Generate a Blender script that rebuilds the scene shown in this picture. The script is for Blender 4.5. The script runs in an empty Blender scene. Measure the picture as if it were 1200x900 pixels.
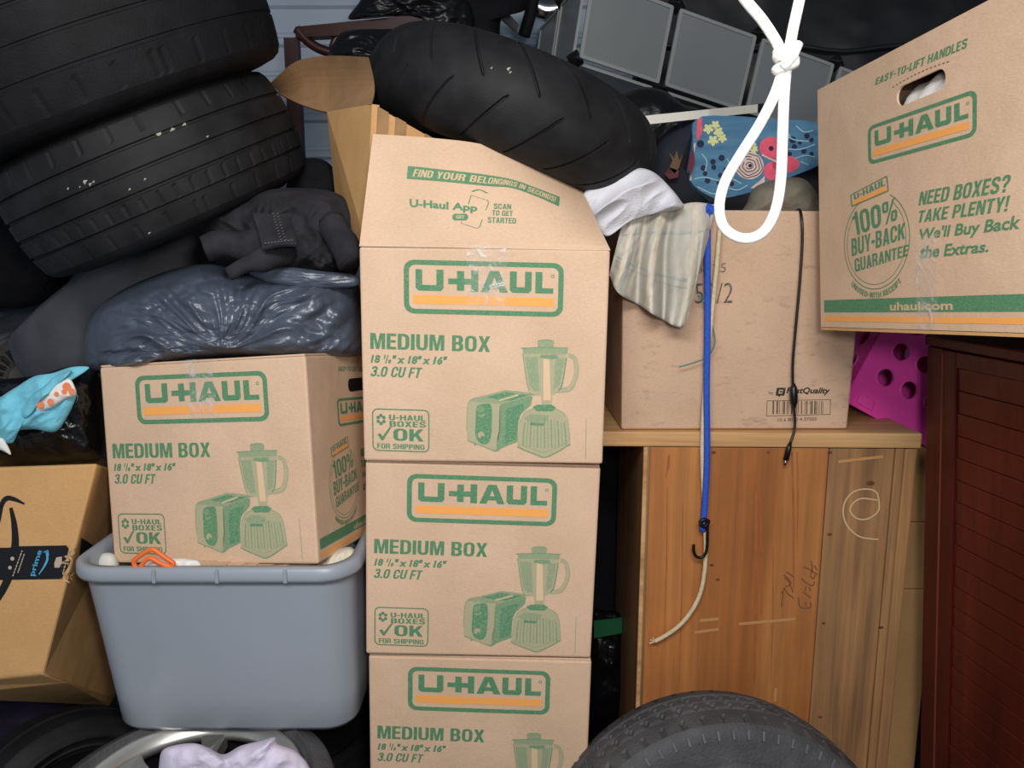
import bpy, bmesh, math, random
from mathutils import Vector, Matrix, noise
from mathutils.geometry import tessellate_polygon
random.seed(7)
sc = bpy.context.scene
COL = sc.collection
R_ = math.radians

# ------------------------------------------------------------------ camera
PITCH = R_(10.0)
EYE = Vector((0, 0, 1.63))
F = 900.0
cam_d = bpy.data.cameras.new('camera')
cam_d.sensor_width = 36.0
cam_d.lens = 27.0
cam_d.clip_start = 0.02
cam = bpy.data.objects.new('camera', cam_d)
COL.objects.link(cam)
cam.location = EYE
cam.rotation_euler = (R_(90) - PITCH, 0, 0)
sc.camera = cam

# ------------------------------------------------------------------ light
w = bpy.data.worlds.new('world')
sc.world = w
w.use_nodes = True
w.node_tree.nodes['Background'].inputs[0].default_value = (0.72, 0.83, 1.0, 1)
w.node_tree.nodes['Background'].inputs[1].default_value = 0.18


def area(name, loc, target, size, energy, color):
    d = bpy.data.lights.new(name, 'AREA')
    d.shape = 'RECTANGLE'
    d.size, d.size_y = size
    d.energy = energy
    d.color = color
    o = bpy.data.objects.new(name, d)
    COL.objects.link(o)
    o.location = loc
    o.rotation_euler = (Vector(target) - Vector(loc)).to_track_quat('-Z', 'Y').to_euler()
    return o


area('corridor_lamp', (-0.15, -0.45, 2.55), (0.0, 1.6, 1.1), (1.2, 0.35), 40, (1.0, 0.98, 0.96))
area('phone_light', (0.12, -0.03, 1.74), (0.05, 1.6, 1.35), (0.12, 0.12), 8.0, (1.0, 0.985, 0.97))

sc.view_settings.view_transform = 'Standard'
sc.view_settings.look = 'None'
sc.view_settings.exposure = 0.0
sc.view_settings.gamma = 1.0
sc.view_settings.use_curve_mapping = False

# ------------------------------------------------------------------ geometry of the view (used to measure positions)
AX = Vector((1, 0, 0))
AU = Vector((0, math.sin(PITCH), math.cos(PITCH)))
AD = Vector((0, math.cos(PITCH), -math.sin(PITCH)))


def ray(px, py):
    return AX * ((px - 600) / F) + AU * ((450 - py) / F) + AD


def at(px, py, Y):
    r = ray(px, py)
    return EYE + r * (Y / r.y)


def on_plane(px, py, p, n):
    r = ray(px, py)
    return EYE + r * ((p - EYE).dot(n) / r.dot(n))


# ------------------------------------------------------------------ materials
def lin(c):
    out = []
    for v in c[:3]:
        v = v / 255.0
        out.append(v / 12.92 if v <= 0.04045 else ((v + 0.055) / 1.055) ** 2.4)
    return (*out, 1.0)


MATS = {}


def pbr(name, col, rough=0.6, metal=0.0, var=0.0, vscale=8.0, stretch=(1, 1, 1), bump=0.0, bscale=60.0,
        spec=0.5, trans=0.0, alpha=1.0, col2=None, coat=0.0, detail=4.0, bump2=0.0, b2scale=6.0, sheen=0.0):
    m = bpy.data.materials.new(name)
    m.use_nodes = True
    nt = m.node_tree
    b = nt.nodes['Principled BSDF']
    c = lin(col)
    b.inputs['Base Color'].default_value = c
    b.inputs['Roughness'].default_value = rough
    b.inputs['Metallic'].default_value = metal
    b.inputs['Specular IOR Level'].default_value = spec
    b.inputs['Transmission Weight'].default_value = trans
    b.inputs['Alpha'].default_value = alpha
    b.inputs['Coat Weight'].default_value = coat
    if sheen:
        b.inputs['Sheen Weight'].default_value = sheen
    tc = nt.nodes.new('ShaderNodeTexCoord')
    mp = nt.nodes.new('ShaderNodeMapping')
    mp.inputs['Scale'].default_value = stretch
    nt.links.new(tc.outputs['Object'], mp.inputs['Vector'])
    if var > 0 or col2:
        n = nt.nodes.new('ShaderNodeTexNoise')
        n.inputs['Scale'].default_value = vscale
        n.inputs['Detail'].default_value = detail
        nt.links.new(mp.outputs[0], n.inputs['Vector'])
        rp = nt.nodes.new('ShaderNodeValToRGB')
        rp.color_ramp.elements[0].position = 0.32
        rp.color_ramp.elements[1].position = 0.68
        if col2:
            rp.color_ramp.elements[0].color = c
            rp.color_ramp.elements[1].color = lin(col2)
        else:
            rp.color_ramp.elements[0].color = tuple(v * (1 - var) for v in c[:3]) + (1,)
            rp.color_ramp.elements[1].color = tuple(min(1, v * (1 + var)) for v in c[:3]) + (1,)
        nt.links.new(n.outputs['Fac'], rp.inputs['Fac'])
        nt.links.new(rp.outputs['Color'], b.inputs['Base Color'])
    last = None
    for st, s in ((bump, bscale), (bump2, b2scale)):
        if st > 0:
            n2 = nt.nodes.new('ShaderNodeTexNoise')
            n2.inputs['Scale'].default_value = s
            n2.inputs['Detail'].default_value = 3
            nt.links.new(mp.outputs[0], n2.inputs['Vector'])
            bp = nt.nodes.new('ShaderNodeBump')
            bp.inputs['Strength'].default_value = st
            bp.inputs['Distance'].default_value = 0.01
            nt.links.new(n2.outputs['Fac'], bp.inputs['Height'])
            if last:
                nt.links.new(last.outputs[0], bp.inputs['Normal'])
            last = bp
    if last:
        nt.links.new(last.outputs[0], b.inputs['Normal'])
    MATS[name] = m
    return m


def kraft(name, col, dirt=None):
    """corrugated board: soft mottling, fibre speckle, faint flutes"""
    m = bpy.data.materials.new(name)
    m.use_nodes = True
    nt = m.node_tree
    L = nt.links.new
    b = nt.nodes['Principled BSDF']
    b.inputs['Roughness'].default_value = 0.72
    b.inputs['Specular IOR Level'].default_value = 0.25
    tc = nt.nodes.new('ShaderNodeTexCoord')
    c = lin(col)
    n1 = nt.nodes.new('ShaderNodeTexNoise')
    n1.inputs['Scale'].default_value = 7
    n1.inputs['Detail'].default_value = 5
    L(tc.outputs['Object'], n1.inputs['Vector'])
    r1 = nt.nodes.new('ShaderNodeValToRGB')
    r1.color_ramp.elements[0].position = 0.3
    r1.color_ramp.elements[1].position = 0.7
    r1.color_ramp.elements[0].color = (c[0] * .93, c[1] * .92, c[2] * .90, 1)
    r1.color_ramp.elements[1].color = (c[0] * 1.05, c[1] * 1.05, c[2] * 1.06, 1)
    L(n1.outputs['Fac'], r1.inputs['Fac'])
    mp = nt.nodes.new('ShaderNodeMapping')
    mp.inputs['Scale'].default_value = (160, 160, 520)
    L(tc.outputs['Object'], mp.inputs['Vector'])
    n2 = nt.nodes.new('ShaderNodeTexNoise')
    n2.inputs['Scale'].default_value = 1.0
    n2.inputs['Detail'].default_value = 2
    L(mp.outputs[0], n2.inputs['Vector'])
    mx = nt.nodes.new('ShaderNodeMix')
    mx.data_type = 'RGBA'
    mx.blend_type = 'OVERLAY'
    mx.inputs['Factor'].default_value = 0.18
    L(r1.outputs['Color'], mx.inputs[6])
    L(n2.outputs['Fac'], mx.inputs[7])
    out = mx.outputs[2]
    if dirt:
        mp3 = nt.nodes.new('ShaderNodeMapping')
        mp3.inputs['Scale'].default_value = (14, 14, 40)
        L(tc.outputs['Object'], mp3.inputs['Vector'])
        n3 = nt.nodes.new('ShaderNodeTexNoise')
        n3.inputs['Scale'].default_value = 1.0
        n3.inputs['Detail'].default_value = 6
        n3.inputs['Roughness'].default_value = 0.75
        L(mp3.outputs[0], n3.inputs['Vector'])
        r3 = nt.nodes.new('ShaderNodeValToRGB')
        r3.color_ramp.elements[0].position = 0.56
        r3.color_ramp.elements[1].position = 0.75
        r3.color_ramp.elements[0].color = (0, 0, 0, 1)
        r3.color_ramp.elements[1].color = (.55, .55, .55, 1)
        L(n3.outputs['Fac'], r3.inputs['Fac'])
        m3 = nt.nodes.new('ShaderNodeMix')
        m3.data_type = 'RGBA'
        L(r3.outputs['Color'], m3.inputs[0])
        L(out, m3.inputs[6])
        m3.inputs[7].default_value = lin(dirt)
        out = m3.outputs[2]
    L(out, b.inputs['Base Color'])
    bp = nt.nodes.new('ShaderNodeBump')
    bp.inputs['Strength'].default_value = 0.12
    bp.inputs['Distance'].default_value = 0.004
    L(n2.outputs['Fac'], bp.inputs['Height'])
    n4 = nt.nodes.new('ShaderNodeTexNoise')
    n4.inputs['Scale'].default_value = 9
    L(tc.outputs['Object'], n4.inputs['Vector'])
    bp2 = nt.nodes.new('ShaderNodeBump')
    bp2.inputs['Strength'].default_value = 0.30
    bp2.inputs['Distance'].default_value = 0.012
    L(n4.outputs['Fac'], bp2.inputs['Height'])
    L(bp.outputs[0], bp2.inputs['Normal'])
    L(bp2.outputs[0], b.inputs['Normal'])
    MATS[name] = m
    return m


def ink(name, col, worn, amount=0.35, scale=220):
    """printing ink worn through to the board in specks"""
    m = pbr(name, col, 0.7, spec=0.25)
    nt = m.node_tree
    L = nt.links.new
    b = nt.nodes['Principled BSDF']
    tc = nt.nodes.new('ShaderNodeTexCoord')
    n = nt.nodes.new('ShaderNodeTexNoise')
    n.inputs['Scale'].default_value = scale
    n.inputs['Detail'].default_value = 5
    L(tc.outputs['Object'], n.inputs['Vector'])
    rp = nt.nodes.new('ShaderNodeValToRGB')
    rp.color_ramp.elements[0].position = 0.45
    rp.color_ramp.elements[1].position = 0.75
    rp.color_ramp.elements[0].color = (0, 0, 0, 1)
    rp.color_ramp.elements[1].color = (amount, amount, amount, 1)
    L(n.outputs['Fac'], rp.inputs['Fac'])
    mx = nt.nodes.new('ShaderNodeMix')
    mx.data_type = 'RGBA'
    L(rp.outputs['Color'], mx.inputs[0])
    mx.inputs[6].default_value = lin(col)
    mx.inputs[7].default_value = lin(worn)
    L(mx.outputs[2], b.inputs['Base Color'])
    return m


def film(name, rough=0.18, op=0.10):
    """clear packing tape / film"""
    m = bpy.data.materials.new(name)
    m.use_nodes = True
    nt = m.node_tree
    L = nt.links.new
    for n in list(nt.nodes):
        if n.type != 'OUTPUT_MATERIAL':
            nt.nodes.remove(n)
    out = nt.nodes['Material Output']
    tr = nt.nodes.new('ShaderNodeBsdfTransparent')
    gl = nt.nodes.new('ShaderNodeBsdfPrincipled')
    gl.inputs['Base Color'].default_value = (.8, .76, .7, 1)
    gl.inputs['Roughness'].default_value = rough
    gl.inputs['Specular IOR Level'].default_value = 0.8
    tc = nt.nodes.new('ShaderNodeTexCoord')
    n = nt.nodes.new('ShaderNodeTexNoise')
    n.inputs['Scale'].default_value = 38
    n.inputs['Detail'].default_value = 4
    n.inputs['Distortion'].default_value = 1.5
    L(tc.outputs['Object'], n.inputs['Vector'])
    bp = nt.nodes.new('ShaderNodeBump')
    bp.inputs['Strength'].default_value = 0.8
    bp.inputs['Distance'].default_value = 0.008
    L(n.outputs['Fac'], bp.inputs['Height'])
    L(bp.outputs[0], gl.inputs['Normal'])
    rp = nt.nodes.new('ShaderNodeValToRGB')
    rp.color_ramp.elements[0].position = 0.52
    rp.color_ramp.elements[1].position = 0.72
    rp.color_ramp.elements[0].color = (op, op, op, 1)
    rp.color_ramp.elements[1].color = (.6, .6, .6, 1)
    L(n.outputs['Fac'], rp.inputs['Fac'])
    mx = nt.nodes.new('ShaderNodeMixShader')
    L(rp.outputs['Color'], mx.inputs[0])
    L(tr.outputs[0], mx.inputs[1])
    L(gl.outputs[0], mx.inputs[2])
    L(mx.outputs[0], out.inputs['Surface'])
    MATS[name] = m
    return m


def wood(name, c1, c2, c3, scale=9.0, long_axis=2, rough=0.5, coat=0.0):
    m = bpy.data.materials.new(name)
    m.use_nodes = True
    nt = m.node_tree
    L = nt.links.new
    b = nt.nodes['Principled BSDF']
    b.inputs['Roughness'].default_value = rough
    b.inputs['Specular IOR Level'].default_value = 0.35
    b.inputs['Coat Weight'].default_value = coat
    tc = nt.nodes.new('ShaderNodeTexCoord')
    mp = nt.nodes.new('ShaderNodeMapping')
    s = [scale, scale, scale]
    s[long_axis] = scale * 0.07
    mp.inputs['Scale'].default_value = s
    L(tc.outputs['Object'], mp.inputs['Vector'])
    n1 = nt.nodes.new('ShaderNodeTexNoise')
    n1.inputs['Scale'].default_value = 1.6
    n1.inputs['Detail'].default_value = 8
    n1.inputs['Distortion'].default_value = 0.8
    L(mp.outputs[0], n1.inputs['Vector'])
    r = nt.nodes.new('ShaderNodeValToRGB')
    r.color_ramp.elements[0].position = 0.28
    r.color_ramp.elements[0].color = lin(c1)
    r.color_ramp.elements[1].position = 0.72
    r.color_ramp.elements[1].color = lin(c3)
    e = r.color_ramp.elements.new(0.48)
    e.color = lin(c2)
    L(n1.outputs['Fac'], r.inputs['Fac'])
    mp2 = nt.nodes.new('ShaderNodeMapping')
    s2 = [scale * 14] * 3
    s2[long_axis] = scale * 0.4
    mp2.inputs['Scale'].default_value = s2
    L(tc.outputs['Object'], mp2.inputs['Vector'])
    n2 = nt.nodes.new('ShaderNodeTexNoise')
    n2.inputs['Scale'].default_value = 1.0
    n2.inputs['Detail'].default_value = 3
    L(mp2.outputs[0], n2.inputs['Vector'])
    mx = nt.nodes.new('ShaderNodeMix')
    mx.data_type = 'RGBA'
    mx.blend_type = 'OVERLAY'
    mx.inputs[0].default_value = 0.35
    L(r.outputs['Color'], mx.inputs[6])
    L(n2.outputs['Fac'], mx.inputs[7])
    n5 = nt.nodes.new('ShaderNodeTexNoise')
    n5.inputs['Scale'].default_value = 2.6
    n5.inputs['Detail'].default_value = 3
    L(tc.outputs['Object'], n5.inputs['Vector'])
    mx2 = nt.nodes.new('ShaderNodeMix')
    mx2.data_type = 'RGBA'
    mx2.blend_type = 'OVERLAY'
    mx2.inputs[0].default_value = 0.45
    L(mx.outputs[2], mx2.inputs[6])
    L(n5.outputs['Fac'], mx2.inputs[7])
    L(mx2.outputs[2], b.inputs['Base Color'])
    bp = nt.nodes.new('ShaderNodeBump')
    bp.inputs['Strength'].default_value = 0.15
    bp.inputs['Distance'].default_value = 0.003
    L(n2.outputs['Fac'], bp.inputs['Height'])
    L(bp.outputs[0], b.inputs['Normal'])
    MATS[name] = m
    return m


KR = (213, 181, 152)
kraft('kraft', KR)
kraft('kraft_warm', (208, 162, 108))
kraft('kraft_grey', (204, 172, 144), dirt=(128, 104, 86))
pbr('kraft_inside', (160, 124, 86), 0.85, var=.12, vscale=20)  # darker brown, shade under the open carton's flap painted in
ink('green_ink', (74, 134, 96), KR, .28, 420)
ink('orange_ink', (246, 168, 84), KR, .25, 420)


def mixc(a, b, t):
    return tuple(a[i] * (1 - t) + b[i] * t for i in range(3))


GR = (74, 138, 98)
for i, t in enumerate((.30, .52, .72, .95)):
    ink('green_tint_%d' % i, mixc(KR, GR, t), KR, .38, 330)
ink('tint_light', (222, 190, 152), KR, .4, 150)
ink('black_ink', (38, 34, 32), KR, .15)
ink('grey_ink', (88, 78, 70), KR, .5)
ink('kraft_ink', (206, 178, 140), KR, .2)
film('clear_tape')
pbr('rubber', (26, 26, 28), 0.66, var=.45, vscale=18, bump=.06, bscale=320, spec=.3, detail=10)
pbr('rubber_dust', (94, 94, 96), 0.85, var=.2, vscale=40)
pbr('rubber_grey', (74, 74, 76), 0.7, var=.28, vscale=16, bump=.3, bscale=160, spec=.35, detail=8)
pbr('rubber_dark', (18, 18, 21), 0.72, var=.4, vscale=20, bump=.14, bscale=260, spec=.25, detail=10)
pbr('rubber_smooth', (84, 85, 91), 0.5, var=.3, vscale=9, bump=.12, bscale=120, spec=.45, detail=8)
pbr('bag_blue', (74, 82, 96), 0.36, var=.12, bump=.25, bscale=30, spec=.75)
pbr('bag_black', (10, 10, 11), 0.27, bump=.35, bscale=55, spec=.6)
pbr('bag_dark', (16, 17, 20), 0.42, bump=.4, bscale=30, spec=.5)
pbr('denim_black', (47, 46, 50), 0.95, var=.35, vscale=22, bump=.4, bscale=420, spec=.15, detail=8)
pbr('stitch', (104, 102, 104), 0.9)
pbr('teal_cloth', (122, 200, 220), 0.9, var=.10, vscale=10, bump=.2, bscale=260, spec=.2)
pbr('white_cloth', (232, 230, 226), 0.9, var=.05, bump=.2, bscale=260, spec=.2)
pbr('orange_dye', (240, 134, 86), 0.9)
pbr('shirt_white', (214, 214, 220), 0.92, var=.05, vscale=9, bump=.25, bscale=260, spec=.2)
pbr('shirt_grey', (192, 187, 176), 0.92, var=.10, vscale=9, bump=.25, bscale=260, spec=.2)
pbr('plaid_cream', (208, 199, 180), 0.92, var=.10, vscale=60)
pbr('plaid_teal', (170, 178, 172), 0.92, var=.12, vscale=60)
pbr('olive_cloth', (124, 118, 104), 0.92, var=.12, vscale=12, bump=.25, bscale=260, spec=.2)
pbr('lavender_cloth', (214, 206, 226), 0.9, var=.05, bump=.2, bscale=260, spec=.2)
pbr('rope_white', (250, 247, 240), 0.75, var=.04, vscale=90, bump=.18, bscale=420)
pbr('cord_cream', (214, 196, 160), 0.75, var=.12, vscale=60, bump=.4, bscale=300)
pbr('cord_blue', (34, 90, 205), 0.55, var=.18, vscale=260, bump=.5, bscale=420)
pbr('teal_thread', (58, 128, 120), 0.8)
pbr('black_plastic', (17, 17, 19), 0.38)
pbr('steel', (180, 180, 184), 0.3, metal=1.0)
pbr('black_metal', (24, 24, 26), 0.4, metal=.4)
pbr('tote_grey', (150, 157, 166), 0.36, var=.03, vscale=3, bump=.06, bscale=8, spec=.5)
pbr('grit', (170, 164, 150), 0.9)
pbr('cover_grey', (66, 64, 60), 0.6, var=.3, vscale=30)
pbr('alloy', (200, 198, 192), 0.32, metal=.85, var=.08, vscale=12)
pbr('pad_white', (222, 220, 208), 0.85, var=.06)
pbr('bag_white', (236, 232, 226), 0.5, bump=.3, bscale=40)
pbr('drawstring', (244, 112, 44), 0.45)
pbr('quilt_cream', (222, 212, 190), 0.9, var=.08, vscale=40, bump=.4, bscale=90)
pbr('pink_plastic', (255, 84, 192), 0.36, spec=.5)
pbr('panel_grey', (120, 125, 126), 0.34, var=.05, vscale=3)
pbr('panel_frame', (142, 145, 144), 0.45)
pbr('bar_white', (236, 234, 222), 0.5)
pbr('bar_cream', (214, 210, 196), 0.5)
pbr('floral_blue', (62, 108, 142), 0.7, col2=(84, 134, 164), vscale=10, stretch=(1, 1, 6), bump=.2, bscale=200)
pbr('floral_dark', (14, 20, 34), 0.8, var=.3)
pbr('flower_pink', (226, 88, 110), 0.75, var=.15, vscale=40)
pbr('flower_cream', (216, 190, 178), 0.75, var=.08, vscale=40)
pbr('flower_yellow', (214, 216, 150), 0.75)
pbr('flower_navy', (24, 34, 66), 0.75)
pbr('flower_red', (96, 36, 46), 0.8)  # red lowered to put the gusset's shade into the colour
pbr('leaf_orange', (96, 72, 44), 0.8)  # orange dulled likewise, gusset shade painted in
pbr('leaf_pale', (150, 190, 196), 0.8)
pbr('wall_paint', (166, 180, 196), 0.5, var=.05, vscale=4)
pbr('ceiling_paint', (150, 156, 164), 0.6, var=.05)
pbr('concrete', (96, 94, 92), 0.85, var=.18, vscale=7, bump=.3, bscale=60)
pbr('dark_wood', (52, 22, 18), 0.4, var=.2, vscale=20, stretch=(1, 6, 6))
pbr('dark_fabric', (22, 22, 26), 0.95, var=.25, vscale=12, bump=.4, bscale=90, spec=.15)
pbr('slab_dark', (30, 31, 35), 0.55, var=.3, vscale=5, bump=.3, bscale=9)
pbr('purple_dark', (40, 34, 52), 0.9, var=.3, vscale=9, spec=.15)
pbr('green_dark', (24, 88, 54), 0.4)
pbr('chrome', (206, 208, 212), 0.16, metal=1.0)
pbr('chalk', (204, 176, 134), 0.9)
pbr('pencil', (124, 80, 46), 0.9)
pbr('scuff', (190, 138, 88), 0.8)
pbr('knot', (100, 56, 30), 0.7)
pbr('tape_black', (22, 22, 26), 0.4)
pbr('tape_blue', (78, 168, 208), 0.5)
pbr('tape_pale', (190, 172, 150), 0.6)
pbr('torn_card', (186, 154, 112), 0.9, var=.25, vscale=120)
wood('pine', (150, 90, 46), (172, 110, 60), (188, 130, 76), 5.0)
wood('pine_grey', (112, 84, 58), (156, 116, 78), (176, 132, 86), 10.0)
wood('pine_edge', (158, 112, 66), (196, 152, 102), (214, 172, 122), 9.0, long_axis=0)
wood('pine_shadow', (120, 90, 60), (140, 108, 74), (160, 124, 88), 9.0)
wood('mahogany', (58, 16, 12), (72, 22, 16), (84, 28, 20), 4.0, rough=0.4, coat=.1)
wood('mahogany_panel', (64, 20, 14), (78, 26, 18), (90, 32, 22), 4.0, rough=0.42, coat=.1)
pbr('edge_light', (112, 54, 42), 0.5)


# ------------------------------------------------------------------ mesh helpers
class MB:
    """collects shapes, then links them as ONE mesh object"""

    def __init__(self):
        self.v, self.f, self.m = [], [], []

    def add(self, v, f, mi=0):
        o = len(self.v)
        self.v += [Vector(p) for p in v]
        self.f += [tuple(i + o for i in q) for q in f]
        self.m += [mi] * len(f)
        return self

    def hexa(self, c, mi=0):
        # c: 4 bottom (ccw from above) + 4 top
        return self.add(c, [(3, 2, 1, 0), (4, 5, 6, 7), (0, 1, 5, 4), (1, 2, 6, 5), (2, 3, 7, 6), (3, 0, 4, 7)], mi)

    def slab(self, q, d, mi=0):
        # q: 4 points of a face, thickened by vector d
        a = [Vector(p) for p in q]
        b = [p + d for p in a]
        return self.add(a + b, [(0, 1, 2, 3), (7, 6, 5, 4), (0, 4, 5, 1), (1, 5, 6, 2), (2, 6, 7, 3), (3, 7, 4, 0)], mi)

    def tube(self, pts, r, n=10, mi=0, cap=True, closed=False):
        pts = [Vector(p) for p in pts]
        k = len(pts)
        rr = r if isinstance(r, (list, tuple)) else [r] * k
        ref = None
        o = len(self.v)
        vs, fs = [], []
        for i, p in enumerate(pts):
            t = (pts[(i + 1) % k] - pts[i - 1]) if closed else (pts[min(i + 1, k - 1)] - pts[max(i - 1, 0)])
            t.normalize()
            if ref is None:
                ref = t.orthogonal().normalized()
            ref = (ref - t * ref.dot(t))
            if ref.length < 1e-6:
                ref = t.orthogonal()
            ref.normalize()
            b = t.cross(ref)
            for j in range(n):
                a = 2 * math.pi * j / n
                vs.append(p + (ref * math.cos(a) + b * math.sin(a)) * rr[i])
        for i in range(k if closed else k - 1):
            i2 = (i + 1) % k
            for j in range(n):
                j2 = (j + 1) % n
                fs.append((i * n + j, i * n + j2, i2 * n + j2, i2 * n + j))
        if cap and not closed:
            fs.append(tuple(range(n - 1, -1, -1)))
            fs.append(tuple((k - 1) * n + j for j in range(n)))
        return self.add(vs, fs, mi)

    def grid(self, fn, nu, nv, mi=0, flip=False):
        vs = [fn(i / nu, j / nv) for j in range(nv + 1) for i in range(nu + 1)]
        fs = []
        for j in range(nv):
            for i in range(nu):
                a = j * (nu + 1) + i
                q = (a, a + 1, a + nu + 2, a + nu + 1)
                fs.append(q[::-1] if flip else q)
        return self.add(vs, fs, mi)

    def build(self, name, mats, parent=None, smooth=False, bevel=0.0, loc=None, seg=2, merge=False, fixn=False):
        me = bpy.data.meshes.new(name)
        if parent is not None:
            p = parent
            base = Vector((0, 0, 0))
            while p is not None:
                base += p.location
                p = p.parent
            if loc is not None:
                off = base + Vector(loc)
            else:
                off = base
        else:
            if loc is None:
                xs = [p.x for p in self.v]
                ys = [p.y for p in self.v]
                zs = [p.z for p in self.v]
                loc = ((min(xs) + max(xs)) / 2, (min(ys) + max(ys)) / 2, min(zs))
            off = Vector(loc)
        me.from_pydata([p - off for p in self.v], [], self.f)
        if not isinstance(mats, (list, tuple)):
            mats = [mats]
        for m in mats:
            me.materials.append(MATS[m] if isinstance(m, str) else m)
        me.polygons.foreach_set('material_index', self.m)
        if merge or fixn or bevel:
            bm = bmesh.new()
            bm.from_mesh(me)
            if merge:
                bmesh.ops.remove_doubles(bm, verts=bm.verts, dist=1e-5)
            if fixn:
                bmesh.ops.recalc_face_normals(bm, faces=bm.faces)
            if bevel:
                ed = [e for e in bm.edges if len(e.link_faces) == 2 and e.calc_face_angle(0) > 0.5]
                bmesh.ops.bevel(bm, geom=ed, offset=bevel, segments=seg, affect='EDGES', profile=0.5)
            bm.to_mesh(me)
            bm.free()
        me.polygons.foreach_set('use_smooth', [bool(smooth)] * len(me.polygons))
        me.update()
        o = bpy.data.objects.new(name, me)
        COL.objects.link(o)
        if parent is not None:
            o.parent = parent
            o.location = Vector(loc) if loc is not None else (0, 0, 0)
        else:
            o.location = off
        return o


def tag(o, label, cat, group=None, kind=None):
    o['label'] = label
    o['category'] = cat
    if group:
        o['group'] = group
    if kind:
        o['kind'] = kind
    return o


def thing(name, label, cat, loc, group=None):
    o = bpy.data.objects.new(name, None)
    COL.objects.link(o)
    o.location = loc
    o.empty_display_size = 0.1
    return tag(o, label, cat, group)


def struct(o):
    o['kind'] = 'structure'
    return o


# ---- flat print on surfaces
class Plane:
    """parallelogram surface; u, v run 0..1"""

    def __init__(self, p00, p10, p01):
        self.o, self.U, self.V = Vector(p00), Vector(p10) - Vector(p00), Vector(p01) - Vector(p00)
        self.n = self.U.cross(self.V).normalized()

    def map(self, u, v, off=0.0):
        return self.o + self.U * u + self.V * v + self.n * off

    def uv(self, px, py):
        d = on_plane(px, py, self.o, self.n) - self.o
        uu, vv, uvd = self.U.dot(self.U), self.V.dot(self.V), self.U.dot(self.V)
        a, b = d.dot(self.U), d.dot(self.V)
        det = uu * vv - uvd * uvd
        return ((a * vv - b * uvd) / det, (b * uu - a * uvd) / det)


def quad_map(q):
    """q: TL TR BR BL in uv -> function of s (right), t (up)"""
    tl, tr, br, bl = q

    def fn(s, t):
        return tuple((bl[k] * (1 - s) + br[k] * s) * (1 - t) + (tl[k] * (1 - s) + tr[k] * s) * t for k in (0, 1))
    return fn


def fill(polys):
    flat = [Vector((p[0], p[1], 0)) for poly in polys for p in poly]
    tris = tessellate_polygon([[Vector((p[0], p[1], 0)) for p in poly] for poly in polys])
    return [(p.x, p.y) for p in flat], [tuple(t) for t in tris]


TXT = {}


def text2d(body, bold=0.0, shear=0.0, space=1.0):
    key = (body, bold, shear, space)
    if key in TXT:
        return TXT[key]
    cu = bpy.data.curves.new('lettering_curve', 'FONT')
    cu.body = body
    cu.size = 1.0
    cu.shear = shear
    cu.offset = bold
    cu.space_character = space
    cu.space_line = 0.85
    cu.resolution_u = 3
    cu.fill_mode = 'FRONT'
    o = bpy.data.objects.new('lettering_curve', cu)
    COL.objects.link(o)
    dg = bpy.context.evaluated_depsgraph_get()
    dg.update()
    me = bpy.data.meshes.new_from_object(o.evaluated_get(dg))
    vs = [(v.co.x, v.co.y) for v in me.vertices]
    fs = [tuple(p.vertices) for p in me.polygons]
    bpy.data.objects.remove(o)
    bpy.data.curves.remove(cu)
    bpy.data.meshes.remove(me)
    x0, x1 = min(v[0] for v in vs), max(v[0] for v in vs)
    y0, y1 = min(v[1] for v in vs), max(v[1] for v in vs)
    vs = [((x - x0) / (x1 - x0), (y - y0) / (y1 - y0)) for x, y in vs]
    TXT[key] = (vs, fs)
    return TXT[key]


def put(mb, surf, vs, fs, fn=None, off=0.0006, mi=0):
    """2D shape -> surface (keeps triangles facing the normal)"""
    pts = [fn(*p) if fn else p for p in vs]
    out = []
    for f in fs:
        a = 0.0
        for i in range(len(f)):
            x1, y1 = pts[f[i]]
            x2, y2 = pts[f[(i + 1) % len(f)]]
            a += x1 * y2 - x2 * y1
        out.append(f if a > 0 else f[::-1])
    mb.add([surf.map(u, v, off) for u, v in pts], out, mi)


def put_text(mb, surf, body, q, bold=.03, shear=0.0, off=.0006, mi=0, space=1.0):
    vs, fs = text2d(body, bold, shear, space)
    put(mb, surf, vs, fs, quad_map(q), off, mi)


def put_poly(mb, surf, polys, fn=None, off=.0006, mi=0):
    vs, fs = fill(polys)
    put(mb, surf, vs, fs, fn, off, mi)


def rrect(x0, y0, x1, y1, r, n=6):
    out = []
    for cx, cy, a0 in ((x1 - r, y1 - r, 0), (x0 + r, y1 - r, 90), (x0 + r, y0 + r, 180), (x1 - r, y0 + r, 270)):
        for i in range(n + 1):
            a = R_(a0 + 90 * i / n)
            out.append((cx + r * math.cos(a), cy + r * math.sin(a)))
    return out


def circ(x, y, r, n=20, ry=None):
    ry = ry or r
    return [(x + r * math.cos(2 * math.pi * i / n), y + ry * math.sin(2 * math.pi * i / n)) for i in range(n)]


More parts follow.
